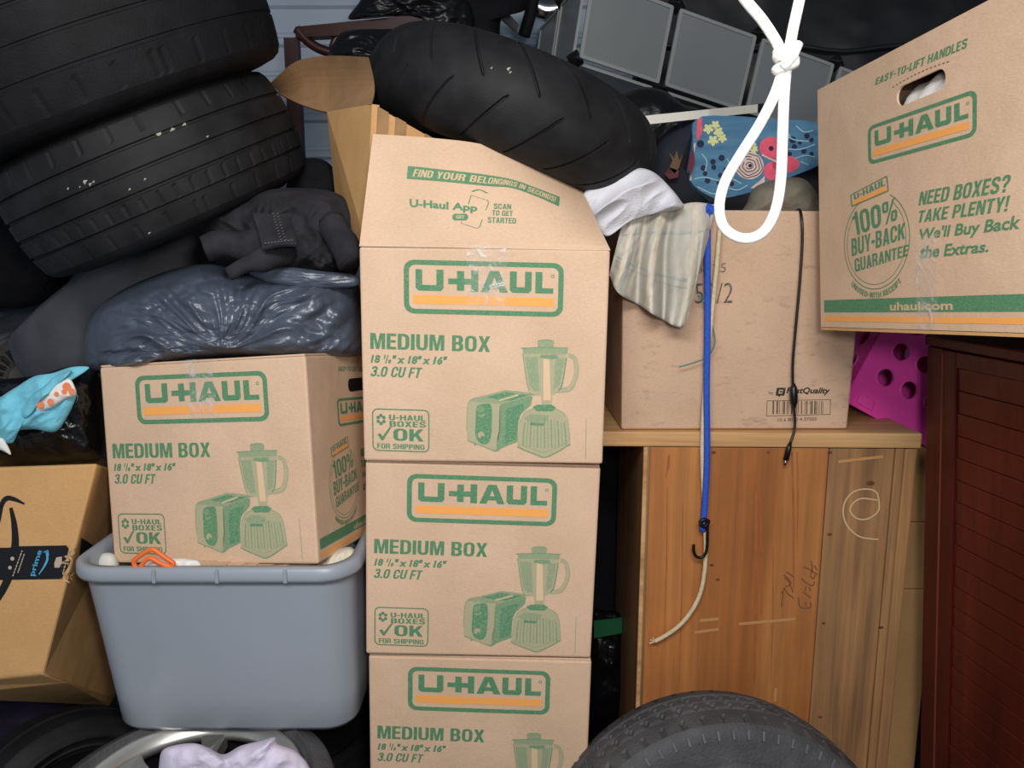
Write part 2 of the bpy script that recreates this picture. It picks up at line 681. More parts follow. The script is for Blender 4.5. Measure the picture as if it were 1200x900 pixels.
def stroke2d(pts, wd, closed=False):
    """ribbon of constant (or listed) width along 2D points, corners mitred"""
    n = len(pts)
    vs, fs = [], []
    for i, p in enumerate(pts):
        a = pts[(i - 1) % n] if (closed or i > 0) else p
        b = pts[(i + 1) % n] if (closed or i < n - 1) else p
        l1 = math.hypot(p[0] - a[0], p[1] - a[1])
        l2 = math.hypot(b[0] - p[0], b[1] - p[1])
        d1 = ((p[0] - a[0]) / l1, (p[1] - a[1]) / l1) if l1 > 1e-12 else None
        d2 = ((b[0] - p[0]) / l2, (b[1] - p[1]) / l2) if l2 > 1e-12 else None
        d1 = d1 or d2 or (1, 0)
        d2 = d2 or d1
        dx, dy = d1[0] + d2[0], d1[1] + d2[1]
        l = math.hypot(dx, dy) or 1e-9
        dx, dy = dx / l, dy / l
        mit = min(1.5, 1 / max(.2, dx * d1[0] + dy * d1[1]))
        ww = (wd[i] if isinstance(wd, (list, tuple)) else wd) / 2 * mit
        vs += [(p[0] - dy * ww, p[1] + dx * ww), (p[0] + dy * ww, p[1] - dx * ww)]
    for i in range(n if closed else n - 1):
        j = (i + 1) % n
        fs.append((2 * i, 2 * i + 1, 2 * j + 1, 2 * j))
    return vs, fs


def spline(pts, n=8, closed=False):
    """Catmull-Rom through points of any dimension"""
    P = [Vector(p) if len(p) > 2 else Vector((p[0], p[1], 0)) for p in pts]
    k = len(P)
    out = []
    for i in range(k if closed else k - 1):
        p0 = P[(i - 1) % k] if (closed or i > 0) else P[0] * 2 - P[1]
        p1, p2 = P[i], P[(i + 1) % k]
        p3 = P[(i + 2) % k] if (closed or i + 2 < k) else P[-1] * 2 - P[-2]
        for j in range(n):
            t = j / n
            out.append(0.5 * ((2 * p1) + (p2 - p0) * t + (2 * p0 - 5 * p1 + 4 * p2 - p3) * t * t
                              + (3 * p1 - p0 - 3 * p2 + p3) * t ** 3))
    if not closed:
        out.append(P[-1].copy())
    if len(pts[0]) == 2:
        return [(p.x, p.y) for p in out]
    return out


def pxs(pts, Y, n=8):
    """smooth 3D path through pixels at distance Y (a number, or third entry of each point)"""
    return spline([tuple(at(p[0], p[1], p[2] if len(p) > 2 else Y)) for p in pts], n)


# ---- heavy condensed capitals, drawn by hand on a grid of height 1
_ring = lambda w_=.56: [[(0, .24), (.07, .06), (.2, 0), (w_ - .2, 0), (w_ - .07, .06), (w_, .24), (w_, .76), (w_ - .07, .94), (w_ - .2, 1), (.2, 1), (.07, .94), (0, .76)],
                        [(.18, .26), (.18, .74), (.21, .83), (w_ / 2, .86), (w_ - .21, .83), (w_ - .18, .74), (w_ - .18, .26), (w_ - .21, .17), (w_ / 2, .14), (.21, .17)]]
GL = {
    'A': (.58, [[[(0, 0), (.19, 1), (.39, 1), (.58, 0), (.39, 0), (.36, .19), (.22, .19), (.19, 0)], [(.245, .34), (.335, .34), (.29, .72)]]]),
    'B': (.55, [[[(0, 0), (.38, 0), (.51, .08), (.55, .24), (.53, .42), (.45, .52), (.51, .6), (.53, .75), (.49, .92), (.37, 1), (0, 1)],
                 [(.18, .15), (.32, .15), (.36, .28), (.32, .43), (.18, .43)], [(.18, .58), (.31, .58), (.34, .7), (.31, .85), (.18, .85)]]]),
    'C': (.55, [[[(.55, .64), (.55, .78), (.48, .94), (.35, 1), (.2, 1), (.07, .94), (0, .76), (0, .24), (.07, .06), (.2, 0), (.35, 0), (.48, .06), (.55, .22), (.55, .37), (.37, .37), (.37, .22),
                  (.34, .16), (.28, .14), (.21, .17), (.18, .26), (.18, .74), (.21, .83), (.28, .86), (.34, .84), (.37, .78), (.37, .64)]]]),
    'D': (.56, [[[(0, 0), (.34, 0), (.49, .07), (.56, .25), (.56, .75), (.49, .93), (.34, 1), (0, 1)], [(.18, .15), (.30, .15), (.37, .25), (.37, .75), (.30, .85), (.18, .85)]]]),
    'E': (.46, [[[(0, 0), (.46, 0), (.46, .16), (.18, .16), (.18, .43), (.43, .43), (.43, .58), (.18, .58), (.18, .84), (.46, .84), (.46, 1), (0, 1)]]]),
    'F': (.45, [[[(0, 0), (.18, 0), (.18, .42), (.42, .42), (.42, .58), (.18, .58), (.18, .84), (.45, .84), (.45, 1), (0, 1)]]]),
    'G': (.57, [[[(.55, .66), (.55, .78), (.48, .94), (.35, 1), (.2, 1), (.07, .94), (0, .76), (0, .24), (.07, .06), (.2, 0), (.3, 0), (.40, .08), (.43, 0), (.57, 0), (.57, .53), (.29, .53), (.29, .39), (.38, .39), (.38, .22),
                  (.35, .16), (.28, .14), (.21, .17), (.18, .26), (.18, .74), (.21, .83), (.28, .86), (.34, .84), (.37, .78), (.37, .66)]]]),
    'H': (.57, [[[(0, 0), (.18, 0), (.18, .42), (.39, .42), (.39, 0), (.57, 0), (.57, 1), (.39, 1), (.39, .58), (.18, .58), (.18, 1), (0, 1)]]]),
    'I': (.18, [[[(0, 0), (.18, 0), (.18, 1), (0, 1)]]]),
    'K': (.58, [[[(0, 0), (.18, 0), (.18, .28), (.25, .41), (.39, 0), (.58, 0), (.37, .58), (.57, 1), (.38, 1), (.18, .58), (.18, 1), (0, 1)]]]),
    'L': (.43, [[[(0, 0), (.43, 0), (.43, .16), (.18, .16), (.18, 1), (0, 1)]]]),
    'M': (.72, [[[(0, 0), (.17, 0), (.17, .68), (.28, 0), (.44, 0), (.55, .68), (.55, 0), (.72, 0), (.72, 1), (.47, 1), (.36, .36), (.25, 1), (0, 1)]]]),
    'N': (.57, [[[(0, 0), (.17, 0), (.17, .60), (.38, 0), (.57, 0), (.57, 1), (.40, 1), (.40, .42), (.20, 1), (0, 1)]]]),
    'O': (.56, [_ring()]),
    '0': (.54, [_ring(.54)]),
    'P': (.53, [[[(0, 0), (.18, 0), (.18, .38), (.36, .38), (.48, .45), (.53, .60), (.53, .78), (.48, .93), (.36, 1), (0, 1)], [(.18, .53), (.31, .53), (.35, .6), (.35, .78), (.31, .85), (.18, .85)]]]),
    'R': (.56, [[[(0, 0), (.18, 0), (.18, .40), (.28, .40), (.34, .35), (.36, .0), (.55, 0), (.53, .34), (.45, .48), (.52, .58), (.54, .74), (.50, .92), (.38, 1), (0, 1)], [(.18, .55), (.31, .55), (.35, .62), (.35, .78), (.31, .85), (.18, .85)]]]),
    'T': (.50, [[[(.16, 0), (.34, 0), (.34, .84), (.50, .84), (.50, 1), (0, 1), (0, .84), (.16, .84)]]]),
    'U': (.56, [[[(0, 1), (0, .24), (.07, .06), (.2, 0), (.36, 0), (.49, .06), (.56, .24), (.56, 1), (.38, 1), (.38, .26), (.35, .17), (.28, .14), (.21, .17), (.18, .26), (.18, 1)]]]),
    'W': (.80, [[[(0, 1), (.14, 0), (.32, 0), (.40, .55), (.48, 0), (.66, 0), (.8, 1), (.62, 1), (.56, .42), (.48, 1), (.32, 1), (.24, .42), (.18, 1)]]]),
    'X': (.58, [[[(0, 0), (.19, 0), (.29, .30), (.39, 0), (.58, 0), (.39, .51), (.57, 1), (.38, 1), (.29, .71), (.20, 1), (.01, 1), (.19, .51)]]]),
    'Y': (.56, [[[(.19, 0), (.37, 0), (.37, .40), (.56, 1), (.37, 1), (.28, .62), (.19, 1), (0, 1), (.19, .40)]]]),
    '1': (.34, [[[(.14, 0), (.32, 0), (.32, 1), (.18, 1), (.13, .86), (0, .82), (0, .70), (.14, .70)]]]),
    '-': (.30, [[[(0, .36), (.28, .36), (.28, .54), (0, .54)]]]),
    '.': (.19, [[[(0, 0), (.19, 0), (.19, .18), (0, .18)]]]),
    '!': (.19, [[[(0, 0), (.19, 0), (.19, .18), (0, .18)]], [[(.03, .28), (.16, .28), (.19, 1), (0, 1)]]]),
    '%': (.80, [[[(.05, .52), (.17, .5), (.3, .52), (.33, .64), (.33, .86), (.3, .98), (.17, 1), (.05, .98), (0, .86), (0, .64)], [(.12, .62), (.12, .88), (.21, .88), (.21, .62)]],
                [[(.5, .02), (.63, 0), (.75, .02), (.79, .14), (.79, .36), (.75, .48), (.63, .5), (.5, .48), (.46, .36), (.46, .14)], [(.58, .12), (.58, .38), (.67, .38), (.67, .12)]],
                [[(.16, -.02), (.26, -.02), (.62, 1.02), (.52, 1.02)]]]),
}
GS = {
    'S': (.55, [[(.46, .72), (.44, .85), (.36, .915), (.26, .92), (.15, .89), (.10, .79), (.11, .67), (.20, .57), (.34, .48), (.45, .38), (.47, .25), (.42, .12), (.31, .08), (.21, .085), (.12, .14), (.09, .29)]]),
    '3': (.53, [[(.09, .74), (.12, .87), (.26, .92), (.39, .87), (.43, .72), (.38, .58), (.22, .53)], [(.22, .53), (.38, .48), (.45, .30), (.41, .14), (.27, .08), (.13, .13), (.08, .28)]]),
    '?': (.52, [[(.09, .70), (.12, .86), (.26, .92), (.40, .86), (.43, .70), (.36, .54), (.27, .45), (.26, .28)]]),
}


def heavy2d(body, shear=0.0, gap=.075):
    key = ('heavy', body, shear)
    if key in TXT:
        return TXT[key]
    V, Fc, x = [], [], 0.0
    for ch in body:
        if ch == ' ':
            x += .30
            continue
        parts = []
        if ch in GL:
            wd, shapes = GL[ch]
            parts = [fill(sh) for sh in shapes]
        elif ch in GS:
            wd, paths = GS[ch]
            parts = [stroke2d(spline(pt, 3), .175) for pt in paths]
            if ch == '?':
                parts.append(fill([[(.17, 0), (.36, 0), (.36, .18), (.17, .18)]]))
        for vs, fs in parts:
            o = len(V)
            V += [(p[0] + x + shear * p[1], p[1]) for p in vs]
            Fc += [tuple(i + o for i in f) for f in fs]
        x += wd + gap
    x0, x1 = min(p[0] for p in V), max(p[0] for p in V)
    V = [((p[0] - x0) / (x1 - x0), p[1]) for p in V]
    TXT[key] = (V, Fc)
    return TXT[key]


def put_heavy(mb, surf, body, q, shear=0.0, off=.0006, mi=0):
    vs, fs = heavy2d(body, shear)
    put(mb, surf, vs, fs, quad_map(q), off, mi)


# ------------------------------------------------------------------ setting
def box_mb(x0, y0, z0, x1, y1, z1, mb=None, mi=0):
    mb = mb or MB()
    mb.hexa([(x0, y0, z0), (x1, y0, z0), (x1, y1, z0), (x0, y1, z0),
             (x0, y0, z1), (x1, y0, z1), (x1, y1, z1), (x0, y1, z1)], mi)
    return mb


BACK = 3.05
struct(box_mb(-1.75, -0.1, -0.1, 1.9, BACK + .1, 0.0).build('floor', 'concrete'))
struct(box_mb(-1.75, -0.1, 2.75, 1.9, BACK + .1, 2.85).build('ceiling', 'ceiling_paint'))


def ribbed(p_of, length, name):
    """corrugated steel sheet: ribs run along the wall, profile repeats with height"""
    prof = []
    z = 0.0
    while z < 2.74:
        prof += [(z, 0.0), (z + .075, 0.0), (z + .085, .014), (z + .105, .014), (z + .112, .004), (z + .122, .004), (z + .129, 0.0)]
        z += .135
    prof.append((2.75, 0))
    mb = MB()
    k = len(prof)
    vs = [p_of(s, zz, d) for s in (0, length) for zz, d in prof]
    fs = [(i, i + 1, k + i + 1, k + i) for i in range(k - 1)]
    # closed back
    vs += [p_of(0, 0, -.06), p_of(0, 2.75, -.06), p_of(length, 2.75, -.06), p_of(length, 0, -.06)]
    b = 2 * k
    fs += [(b, b + 3, b + 2, b + 1)]
    mb.add(vs, fs)
    return struct(mb.build(name, 'wall_paint', fixn=False))


ribbed(lambda s, z, d: Vector((-1.7 + s, BACK - d, z)), 3.5, 'wall_back')
ribbed(lambda s, z, d: Vector((-1.7 + d, 3.05 - s, z)), 3.05, 'wall_left')
ribbed(lambda s, z, d: Vector((1.8 - d, 0 + s, z)), 3.05, 'wall_right')


# ------------------------------------------------------------------ cardboard boxes
def pose(yaw, pitch, roll):
    return Matrix.Rotation(R_(yaw), 3, 'Z') @ Matrix.Rotation(R_(pitch), 3, 'X') @ Matrix.Rotation(R_(roll), 3, 'Y')


class Box:
    """a carton in its own frame: p bottom-left-front, ex right, ey back, ez up (unit) and its sizes"""

    def __init__(self, p, M, wd, dp, ht):
        self.p = Vector(p)
        self.ex, self.ey, self.ez = M @ Vector((1, 0, 0)), M @ Vector((0, 1, 0)), M @ Vector((0, 0, 1))
        self.w, self.d, self.h = wd, dp, ht

    def P(self, x, y, z):
        return self.p + self.ex * x + self.ey * y + self.ez * z

    def front(self):
        return Plane(self.P(0, 0, 0), self.P(self.w, 0, 0), self.P(0, 0, self.h))

    def side(self):
        return Plane(self.P(self.w, 0, 0), self.P(self.w, self.d, 0), self.P(self.w, 0, self.h))

    def base(self):
        return self.P(self.w / 2, self.d / 2, 0)

    def hexa(self, x0, y0, z0, x1, y1, z1):
        P = self.P
        return [P(x0, y0, z0), P(x1, y0, z0), P(x1, y1, z0), P(x0, y1, z0),
                P(x0, y0, z1), P(x1, y0, z1), P(x1, y1, z1), P(x0, y1, z1)]


B1 = Box((-0.2855, 1.433, 1.227), pose(-0.4, 0.6, 0.75), .460, .457, .406)
B2 = Box((-0.298, 1.447, 0.816), pose(1.0, 0.0, 1.75), .460, .457, .405)
_b3bl = at(427, 768.5, 1.462)
B3 = Box((_b3bl.x, _b3bl.y, _b3bl.z - .405), pose(-.6, 0.0, 1.2), .460, .457, .405)
B4 = Box((-.312, 1.475, 0.0), pose(0, 0, 0), .460, .457, .402)
BL = Box((-0.825, 1.503, 0.988), pose(-12.35, -7.0, -4.7), .460, .457, .406)
S1 = B1.front()


def q1(*pp):
    return [S1.uv(*p) for p in pp]


LOGO_Q = q1((473, 304), (661, 308.5), (659.5, 371.5), (473.5, 367))
MED_Q = q1((433.9, 390), (574.7, 394.2), (574.2, 412.4), (433.9, 408.6))
DIM_Q = q1((434.4, 415.6), (524.4, 418), (524, 427.5), (434.4, 425))
CUF_Q = q1((434.4, 428.9), (495, 430.8), (494.4, 443), (434.4, 440.8))
STA_Q = q1((435.8, 478.3), (503.3, 480.3), (503.3, 530.3), (436.7, 528))


def logo_shapes():
    """the frame, letters and bar of the logo in a 675 x 243 field (y down), normalised"""
    Nn = lambda pts: [(x / 675.0, 1 - y / 243.0) for x, y in pts]
    frame = [Nn(rrect(0, 0, 675, 243, 44)), Nn(rrect(22, 22, 653, 221, 26))]
    L = []
    L.append([Nn([(50, 42), (78, 42), (78, 112), (138, 112), (138, 42), (168, 42), (168, 126), (156, 138), (64, 138), (50, 126)])])
    L.append([Nn([(188, 80), (225, 80), (225, 46), (255, 46), (255, 80), (285, 80), (285, 42), (315, 42), (315, 138), (285, 138),
                  (285, 106), (255, 106), (255, 134), (225, 134), (225, 106), (188, 106)])])
    L.append([Nn([(326, 138), (364, 42), (402, 42), (440, 138), (407, 138), (401, 121), (365, 121), (359, 138)]),
              Nn([(372, 100), (394, 100), (383, 68)])])
    L.append([Nn([(448, 42), (477, 42), (477, 112), (512, 112), (512, 42), (540, 42), (540, 126), (528, 138), (460, 138), (448, 126)])])
    L.append([Nn([(556, 42), (585, 42), (585, 114), (632, 114), (632, 138), (556, 138)])])
    L.append([Nn(circ(628, 60, 8)), Nn(circ(628, 60, 5))])
    bar = [Nn([(38, 158), (637, 158), (637, 197), (38, 197)])]
    return frame, L, bar


FRAME, LETTERS, BAR = logo_shapes()


def print_logo(S, Q, parent):
    fn = quad_map(Q)
    mb = MB()
    put_poly(mb, S, FRAME, fn)
    for g in LETTERS:
        put_poly(mb, S, g, fn)
    mb.build('logo', 'green_ink', parent)
    mb = MB()
    put_poly(mb, S, BAR, fn)
    mb.build('logo_stripe', 'orange_ink', parent)


def zz(px, py):
    """zoom coordinates of the appliance drawing -> uv on the front"""
    return S1.uv(530 + px / 5.625, 380 + py / 5.625)


def print_front(S, parent):
    print_logo(S, LOGO_Q, parent)
    mb = MB()
    put_heavy(mb, S, 'MEDIUM BOX', MED_Q)
    fn = quad_map(DIM_Q)
    dq = lambda s0, t0, s1, t1: [fn(s0, t1), fn(s1, t1), fn(s1, t0), fn(s0, t0)]
    put_text(mb, S, '18', dq(0, 0, .125, 1), .045, .2)
    put_text(mb, S, '1', dq(.168, .50, .196, 1.05), .05, .2)
    put_poly(mb, S, [[(.188, -.02), (.203, -.02), (.236, 1.02), (.221, 1.02)]], fn)
    put_text(mb, S, '8', dq(.226, -.02, .268, .48), .05, .2)
    put_text(mb, S, '" x 18" x 16"', dq(.285, 0, 1, 1.02), .045, .2)
    put_heavy(mb, S, '3.0 CU FT', CUF_Q, .2)
    mb.build('lettering', 'green_ink', parent)
    # approval stamp
    fs_ = quad_map(STA_Q)
    st = lambda x, y: fs_(x / 243.0, 1 - y / 183.0)
    qq = lambda x0, y0, x1, y1: [st(x0, y0), st(x1, y0), st(x1, y1), st(x0, y1)]
    mb = MB()
    put_poly(mb, S, [[st(*p) for p in rrect(0, 0, 243, 183, 24)], [st(*p) for p in rrect(5, 5, 238, 178, 20)]])
    put_heavy(mb, S, 'U-HAUL', qq(72, 25, 226, 48))
    put_heavy(mb, S, 'BOXES', qq(74, 52, 228, 76))
    put_heavy(mb, S, 'OK', qq(90, 84, 218, 136))
    put_heavy(mb, S, 'FOR SHIPPING', qq(20, 150, 222, 172))
    put_poly(mb, S, [[st(*p) for p in [(22, 112), (34, 106), (44, 120), (72, 80), (84, 76), (46, 136), (38, 136)]]])
    for k in range(6):     # little ring of cubes
        a = R_(60 * k + 30)
        cx, cy = 38 + 14 * math.cos(a), 46 + 17 * math.sin(a)
        put_poly(mb, S, [[st(*p) for p in [(cx, cy - 8), (cx + 7, cy - 3), (cx + 7, cy + 5), (cx, cy + 9), (cx - 7, cy + 5), (cx - 7, cy - 3)]]])
    mb.build('stamp', 'green_ink', parent)
    # halftone drawing of toaster and blender; material slots: 0..3 tints, 4 light
    mb = MB()

    def dr(pts, mi, lay=0, smooth=False):
        if smooth:
            pts = spline(pts, 5, True)
        put_poly(mb, S, [[zz(*p) for p in pts]], None, .0005 + .00012 * lay, mi)

    def ln(pts, wd, mi, lay=3):
        vs, fs = stroke2d(spline(pts, 5), wd)
        put(mb, S, [zz(*p) for p in vs], fs, None, .0005 + .00012 * lay, mi)
    dr([(98, 760), (94, 640), (104, 520), (135, 486), (262, 520), (318, 535), (316, 700), (286, 832), (205, 800)], 0)
    dr([(316, 528), (400, 505), (505, 468), (530, 480), (520, 530), (455, 590), (436, 640), (430, 772), (290, 832), (300, 700)], 2)
    dr([(355, 560), (470, 520), (480, 540), (440, 610), (420, 760), (345, 790)], 3, 1)
    dr([(120, 505), (140, 485), (210, 470), (350, 433), (430, 440), (515, 452), (530, 468), (420, 500), (330, 528), (240, 520)], 1, 1)
    dr([(225, 480), (350, 446), (420, 456), (300, 494)], 3, 2)
    dr([(320, 500), (440, 462), (510, 464), (390, 502)], 3, 2)
    ln([(310, 502), (375, 484), (436, 466)], 7, 4)
    dr([(158, 560), (172, 532), (215, 524), (258, 540), (260, 690), (248, 765), (215, 792), (172, 772), (152, 720), (154, 640)], 3, 2, True)
    dr(circ(186, 560, 24, 16), 2, 3)
    ln([(172, 596), (192, 606), (216, 592)], 12, 1)
    dr(circ(190, 728, 22, 16), 0, 3)
    dr(circ(197, 742, 9, 10), 3, 4)
    dr([(268, 545), (312, 540), (308, 700), (284, 800), (262, 800)], 0, 1)
    for x in (150, 280):
        dr([(x - 8, 788 + (x - 150) * .3), (x + 10, 788 + (x - 150) * .3), (x + 4, 800 + (x - 150) * .3), (x - 4, 800 + (x - 150) * .3)], 2, 2)
    ln([(100, 765), (200, 803), (286, 834), (330, 810), (430, 770)], 6, 2)
    ln([(96, 700), (96, 620), (106, 520), (135, 486)], 5, 1)
    # blender
    dr([(466, 190), (500, 420), (540, 468), (585, 470), (590, 530), (655, 530), (660, 470), (700, 440), (724, 400), (758, 190)], 0)
    dr([(480, 215), (560, 215), (575, 440), (540, 440), (508, 400)], 1, 1)
    dr([(600, 225), (640, 225), (650, 500), (600, 500)], 4, 1)
    dr([(680, 225), (740, 225), (708, 400), (668, 430)], 1, 1)
    dr([(586, 200), (690, 200), (700, 225), (640, 232), (576, 220)], 2, 2)
    dr([(462, 152), (764, 154), (758, 196), (470, 192)], 1, 1)
    dr([(570, 106), (662, 106), (660, 152), (572, 152)], 1, 1)
    ln([(570, 152), (570, 108), (660, 108), (662, 152)], 5, 2)
    ln([(452, 158), (600, 152), (764, 156)], 6, 2)
    ln([(464, 190), (500, 420), (540, 470)], 5, 2)
    ln([(752, 220), (726, 390), (700, 440)], 7, 3)
    ln([(766, 196), (806, 222), (824, 300), (806, 380), (772, 428), (684, 440)], 24, 0, 2)
    ln([(766, 196), (812, 218), (832, 300), (812, 384), (776, 438), (684, 450)], 4, 1)
    ln([(766, 214), (796, 230), (806, 300), (790, 372), (760, 412), (700, 424)], 4, 1)
    dr([(530, 545), (560, 530), (655, 530), (684, 548), (664, 574), (556, 572)], 3, 2)
    dr([(444, 640), (480, 582), (540, 552), (680, 556), (738, 588), (762, 650), (776, 792), (612, 876), (560, 860), (428, 806), (436, 720)], 0)
    dr([(470, 620), (520, 590), (640, 600), (630, 640), (500, 640)], 1, 1)
    for i in range(13):
        x = 470 + i * 23
        ln([(x + 4 * (i - 6) * -.4, 620 + abs(i - 6) * 4), (x, 720), (x + (i - 6) * .6, 800 + 16 * math.sin(i / 12 * 3.1))], 8, 1 if i % 2 else 2, 2)
    dr([(515, 645), (606, 650), (602, 668), (512, 664)], 3, 3)
    ln([(428, 806), (470, 826), (560, 862), (612, 876), (690, 842), (776, 792)], 8, 2)
    ln([(440, 790), (560, 830), (620, 840), (770, 770)], 4, 1)
    ln([(442, 650), (480, 582), (540, 552)], 5, 1)
    ln([(680, 556), (738, 588), (764, 650), (776, 792)], 5, 1)
    mb.build('appliance_print', ['green_tint_0', 'green_tint_1', 'green_tint_2', 'green_tint_3', 'tint_light'], parent)
    # thin maker's line near the right edge
    mb = MB()
    p, q = S1.uv(687, 490), S1.uv(686.2, 538)
    put(mb, S, *stroke2d([p, q], .0022))
    mb.build('edge_line', 'green_tint_2', parent)


def print_handle_side(S, parent, scale_u, scale_v=1.0, hole=True):
    """the handle-side printing; coordinates in metres on the big box, scaled to 0..1"""
    m = lambda u, v: (u / scale_u, v / scale_v)
    return m


def carton_body(B, parent, mat='kraft', name='body', lid=True, gap=.006):
    mb = MB().hexa(B.hexa(0, 0, 0, B.w, B.d, B.h))
    mb.build(name, mat, parent, bevel=.0045, fixn=True)
    if lid:
        for y0, y1 in ((.002, B.d / 2 - gap / 2), (B.d / 2 + gap / 2, B.d - .002)):
            MB().hexa(B.hexa(.002, y0, B.h, B.w - .002, y1, B.h + .004)).build('flap', mat, parent, bevel=.001, fixn=True)


def tape_strip(B, x0, x1, ztop, zlow, parent, over=.1):
    mb = MB()
    ys = .0012

    def fn(u, v):
        x = x0 + (x1 - x0) * u + .002 * math.sin(v * 9)
        d = v * (over + ztop - zlow)
        if d < over:
            return B.P(x, over - d, B.h + .0052)
        wob = .0006 * math.sin(u * 14 + v * 20)
        return B.P(x, -ys + wob, ztop - (d - over))
    mb.grid(fn, 8, 24)
    return mb.build('tape', 'clear_tape', parent, smooth=True)


GRP = 'medium moving boxes with green print'
r1 = thing('moving_box', 'brown moving box with printed flap standing up, top of the middle stack', 'box', B1.base(), GRP)
carton_body(B1, r1, lid=False)
print_front(S1, r1)
r2 = thing('moving_box', 'brown moving box with green print, second from top in the middle stack', 'box', B2.base(), GRP)
carton_body(B2, r2)
print_front(B2.front(), r2)
r3 = thing('moving_box', 'brown moving box at the foot of the middle stack, cut by the frame', 'box', B3.base(), GRP)
carton_body(B3, r3)
print_front(B3.front(), r3)
r4 = thing('moving_box', 'plain brown box below the frame carrying the middle stack', 'box', B4.base())
carton_body(B4, r4)
rl = thing('moving_box', 'tilted brown moving box sitting on the open grey tote', 'box', BL.base(), GRP)
carton_body(BL, rl)
print_front(BL.front(), rl)
tape_strip(BL, .20, .262, BL.h, BL.h - .115, rl)
tape_strip(B1, .196, .27, B1.h, B1.h - .105, r1, over=.002)

# the standing flap of the top box
HINGE = ((421, 288.6), (715.5, 293.4))
TOPPX = spline([(437, 157), (470, 159), (510, 162), (560, 168), (606, 181), (640, 196), (682, 222)], 8)


class Flap:
    def px(self, u, v):
        hx, hy = HINGE[0][0] + (HINGE[1][0] - HINGE[0][0]) * u, HINGE[0][1] + (HINGE[1][1] - HINGE[0][1]) * u
        t = u * (len(TOPPX) - 1)
        i = min(int(t), len(TOPPX) - 2)
        k = t - i
        tx = TOPPX[i][0] * (1 - k) + TOPPX[i + 1][0] * k
        ty = TOPPX[i][1] * (1 - k) + TOPPX[i + 1][1] * k
        return hx + (tx - hx) * v, hy + (ty - hy) * v

    def pos(self, u, v):
        x, y = self.px(u, v)
        lean = .05 + .13 * max(0, (u - .35) / .65) ** 1.3
        Y = 1.4305 + lean * (max(v, 0.0) ** 1.25) + .004 * math.sin(u * 7) * v
        return at(x, y, Y)

    def map(self, u, v, off=0.0):
        e = 1e-3
        p = self.pos(u, v)
        if not off:
            return p
        n = (self.pos(u + e, v) - self.pos(u - e, v)).cross(self.pos(u, v + e) - self.pos(u, v - e)).normalized()
        return p + n * off

    def uv(self, px, py):
        u, v = .5, .5
        for _ in range(30):
            x, y = self.px(u, v)
            e = 1e-4
            ax, ay = self.px(u + e, v)
            bx, by = self.px(u, v + e)
            a, c = (ax - x) / e, (ay - y) / e
            b, d = (bx - x) / e, (by - y) / e
            det = a * d - b * c
            dx, dy = px - x, py - y
            u += (dx * d - b * dy) / det
            v += (a * dy - c * dx) / det
            u = min(max(u, 0.0), 1.0)
            v = min(max(v, 0.0), 1.2)
        return u, v


FL = Flap()
mb = MB()
nu, nv = 40, 14
mb.grid(lambda u, v: FL.map(u, v), nu, nv)
mb.grid(lambda u, v: FL.map(u, v, -.004), nu, nv, flip=True)
mb.grid(lambda u, v: FL.map(u, 1, -.004 * v), nu, 1)
mb.grid(lambda u, v: FL.map(0, u, -.004 * v), nv, 1)
mb.grid(lambda u, v: FL.map(1, u, -.004 * v), nv, 1)
mb.build('flap', 'kraft', r1, smooth=False, merge=True, fixn=True)
fq = lambda *pp: [FL.uv(*p) for p in pp]
mb = MB()
bt = spline([(478, 194.5), (520, 199), (570, 205), (602, 211), (630, 221), (656, 231)], 6)
bb = spline([(476.7, 209.5), (520, 213), (570, 218), (600, 220.5), (630, 231), (655, 242)], 6)
tu, bu = [FL.uv(*p) for p in bt], [FL.uv(*p) for p in bb]
k = len(tu)


def band_fn(s, t):
    x = min(max(s, 0), 1) * (k - 1)
    i = min(int(x), k - 2)
    f = x - i
    return tuple((bu[i][c] * (1 - f) + bu[i + 1][c] * f) * (1 - t) + (tu[i][c] * (1 - f) + tu[i + 1][c] * f) * t for c in (0, 1))


mb.add([FL.map(*band_fn(i / 60, t), .0006) for i in range(61) for t in (0, 1)],
       [(2 * i + 1, 2 * i, 2 * i + 2, 2 * i + 3) for i in range(60)])
put_text(mb, FL, 'U-Haul App', fq((480, 233), (560, 240), (559, 250.5), (480, 245.5)), .035)
put_poly(mb, FL, [[FL.uv(*p) for p in rrect(530, 250.6, 548.6, 258.4, 3.6)]])
ph = [(549, 239.5), (552, 229), (571.5, 235), (572.5, 238), (562, 266), (559, 267.5), (541, 262), (540.5, 260)]
put(mb, FL, *stroke2d([FL.uv(*p) for p in ph], .004))
put(mb, FL, *stroke2d([FL.uv(*p) for p in spline([(553, 224.5), (562, 222.5), (571, 226.5)], 4)], .009))
put_heavy(mb, FL, 'SCAN', fq((578.5, 238.5), (599, 239.5), (599, 245.5), (578.5, 244.8)))
put_heavy(mb, FL, 'TO GET', fq((577, 246.3), (601, 247.5), (600.5, 253.5), (576.5, 252.5)))
put_heavy(mb, FL, 'STARTED', fq((571.5, 254.5), (605, 256), (604.5, 262.3), (571.5, 261)))
mb.build('lettering', 'green_ink', r1)
mb = MB()
vs, fs = heavy2d('FIND YOUR BELONGINGS IN SECONDS!', .2)
put(mb, FL, vs, fs, lambda s, t: band_fn(.03 + .94 * s, .2 + .6 * t), .0011)
mb.build('knockout_lettering', 'kraft_ink', r1)
mb = MB()
put_text(mb, FL, 'GET', fq((534.5, 252.3), (544.5, 252.8), (544.5, 256.8), (534.5, 256.3)), .03, 0, .0011)
mb.build('knockout_lettering', 'kraft_ink', r1)

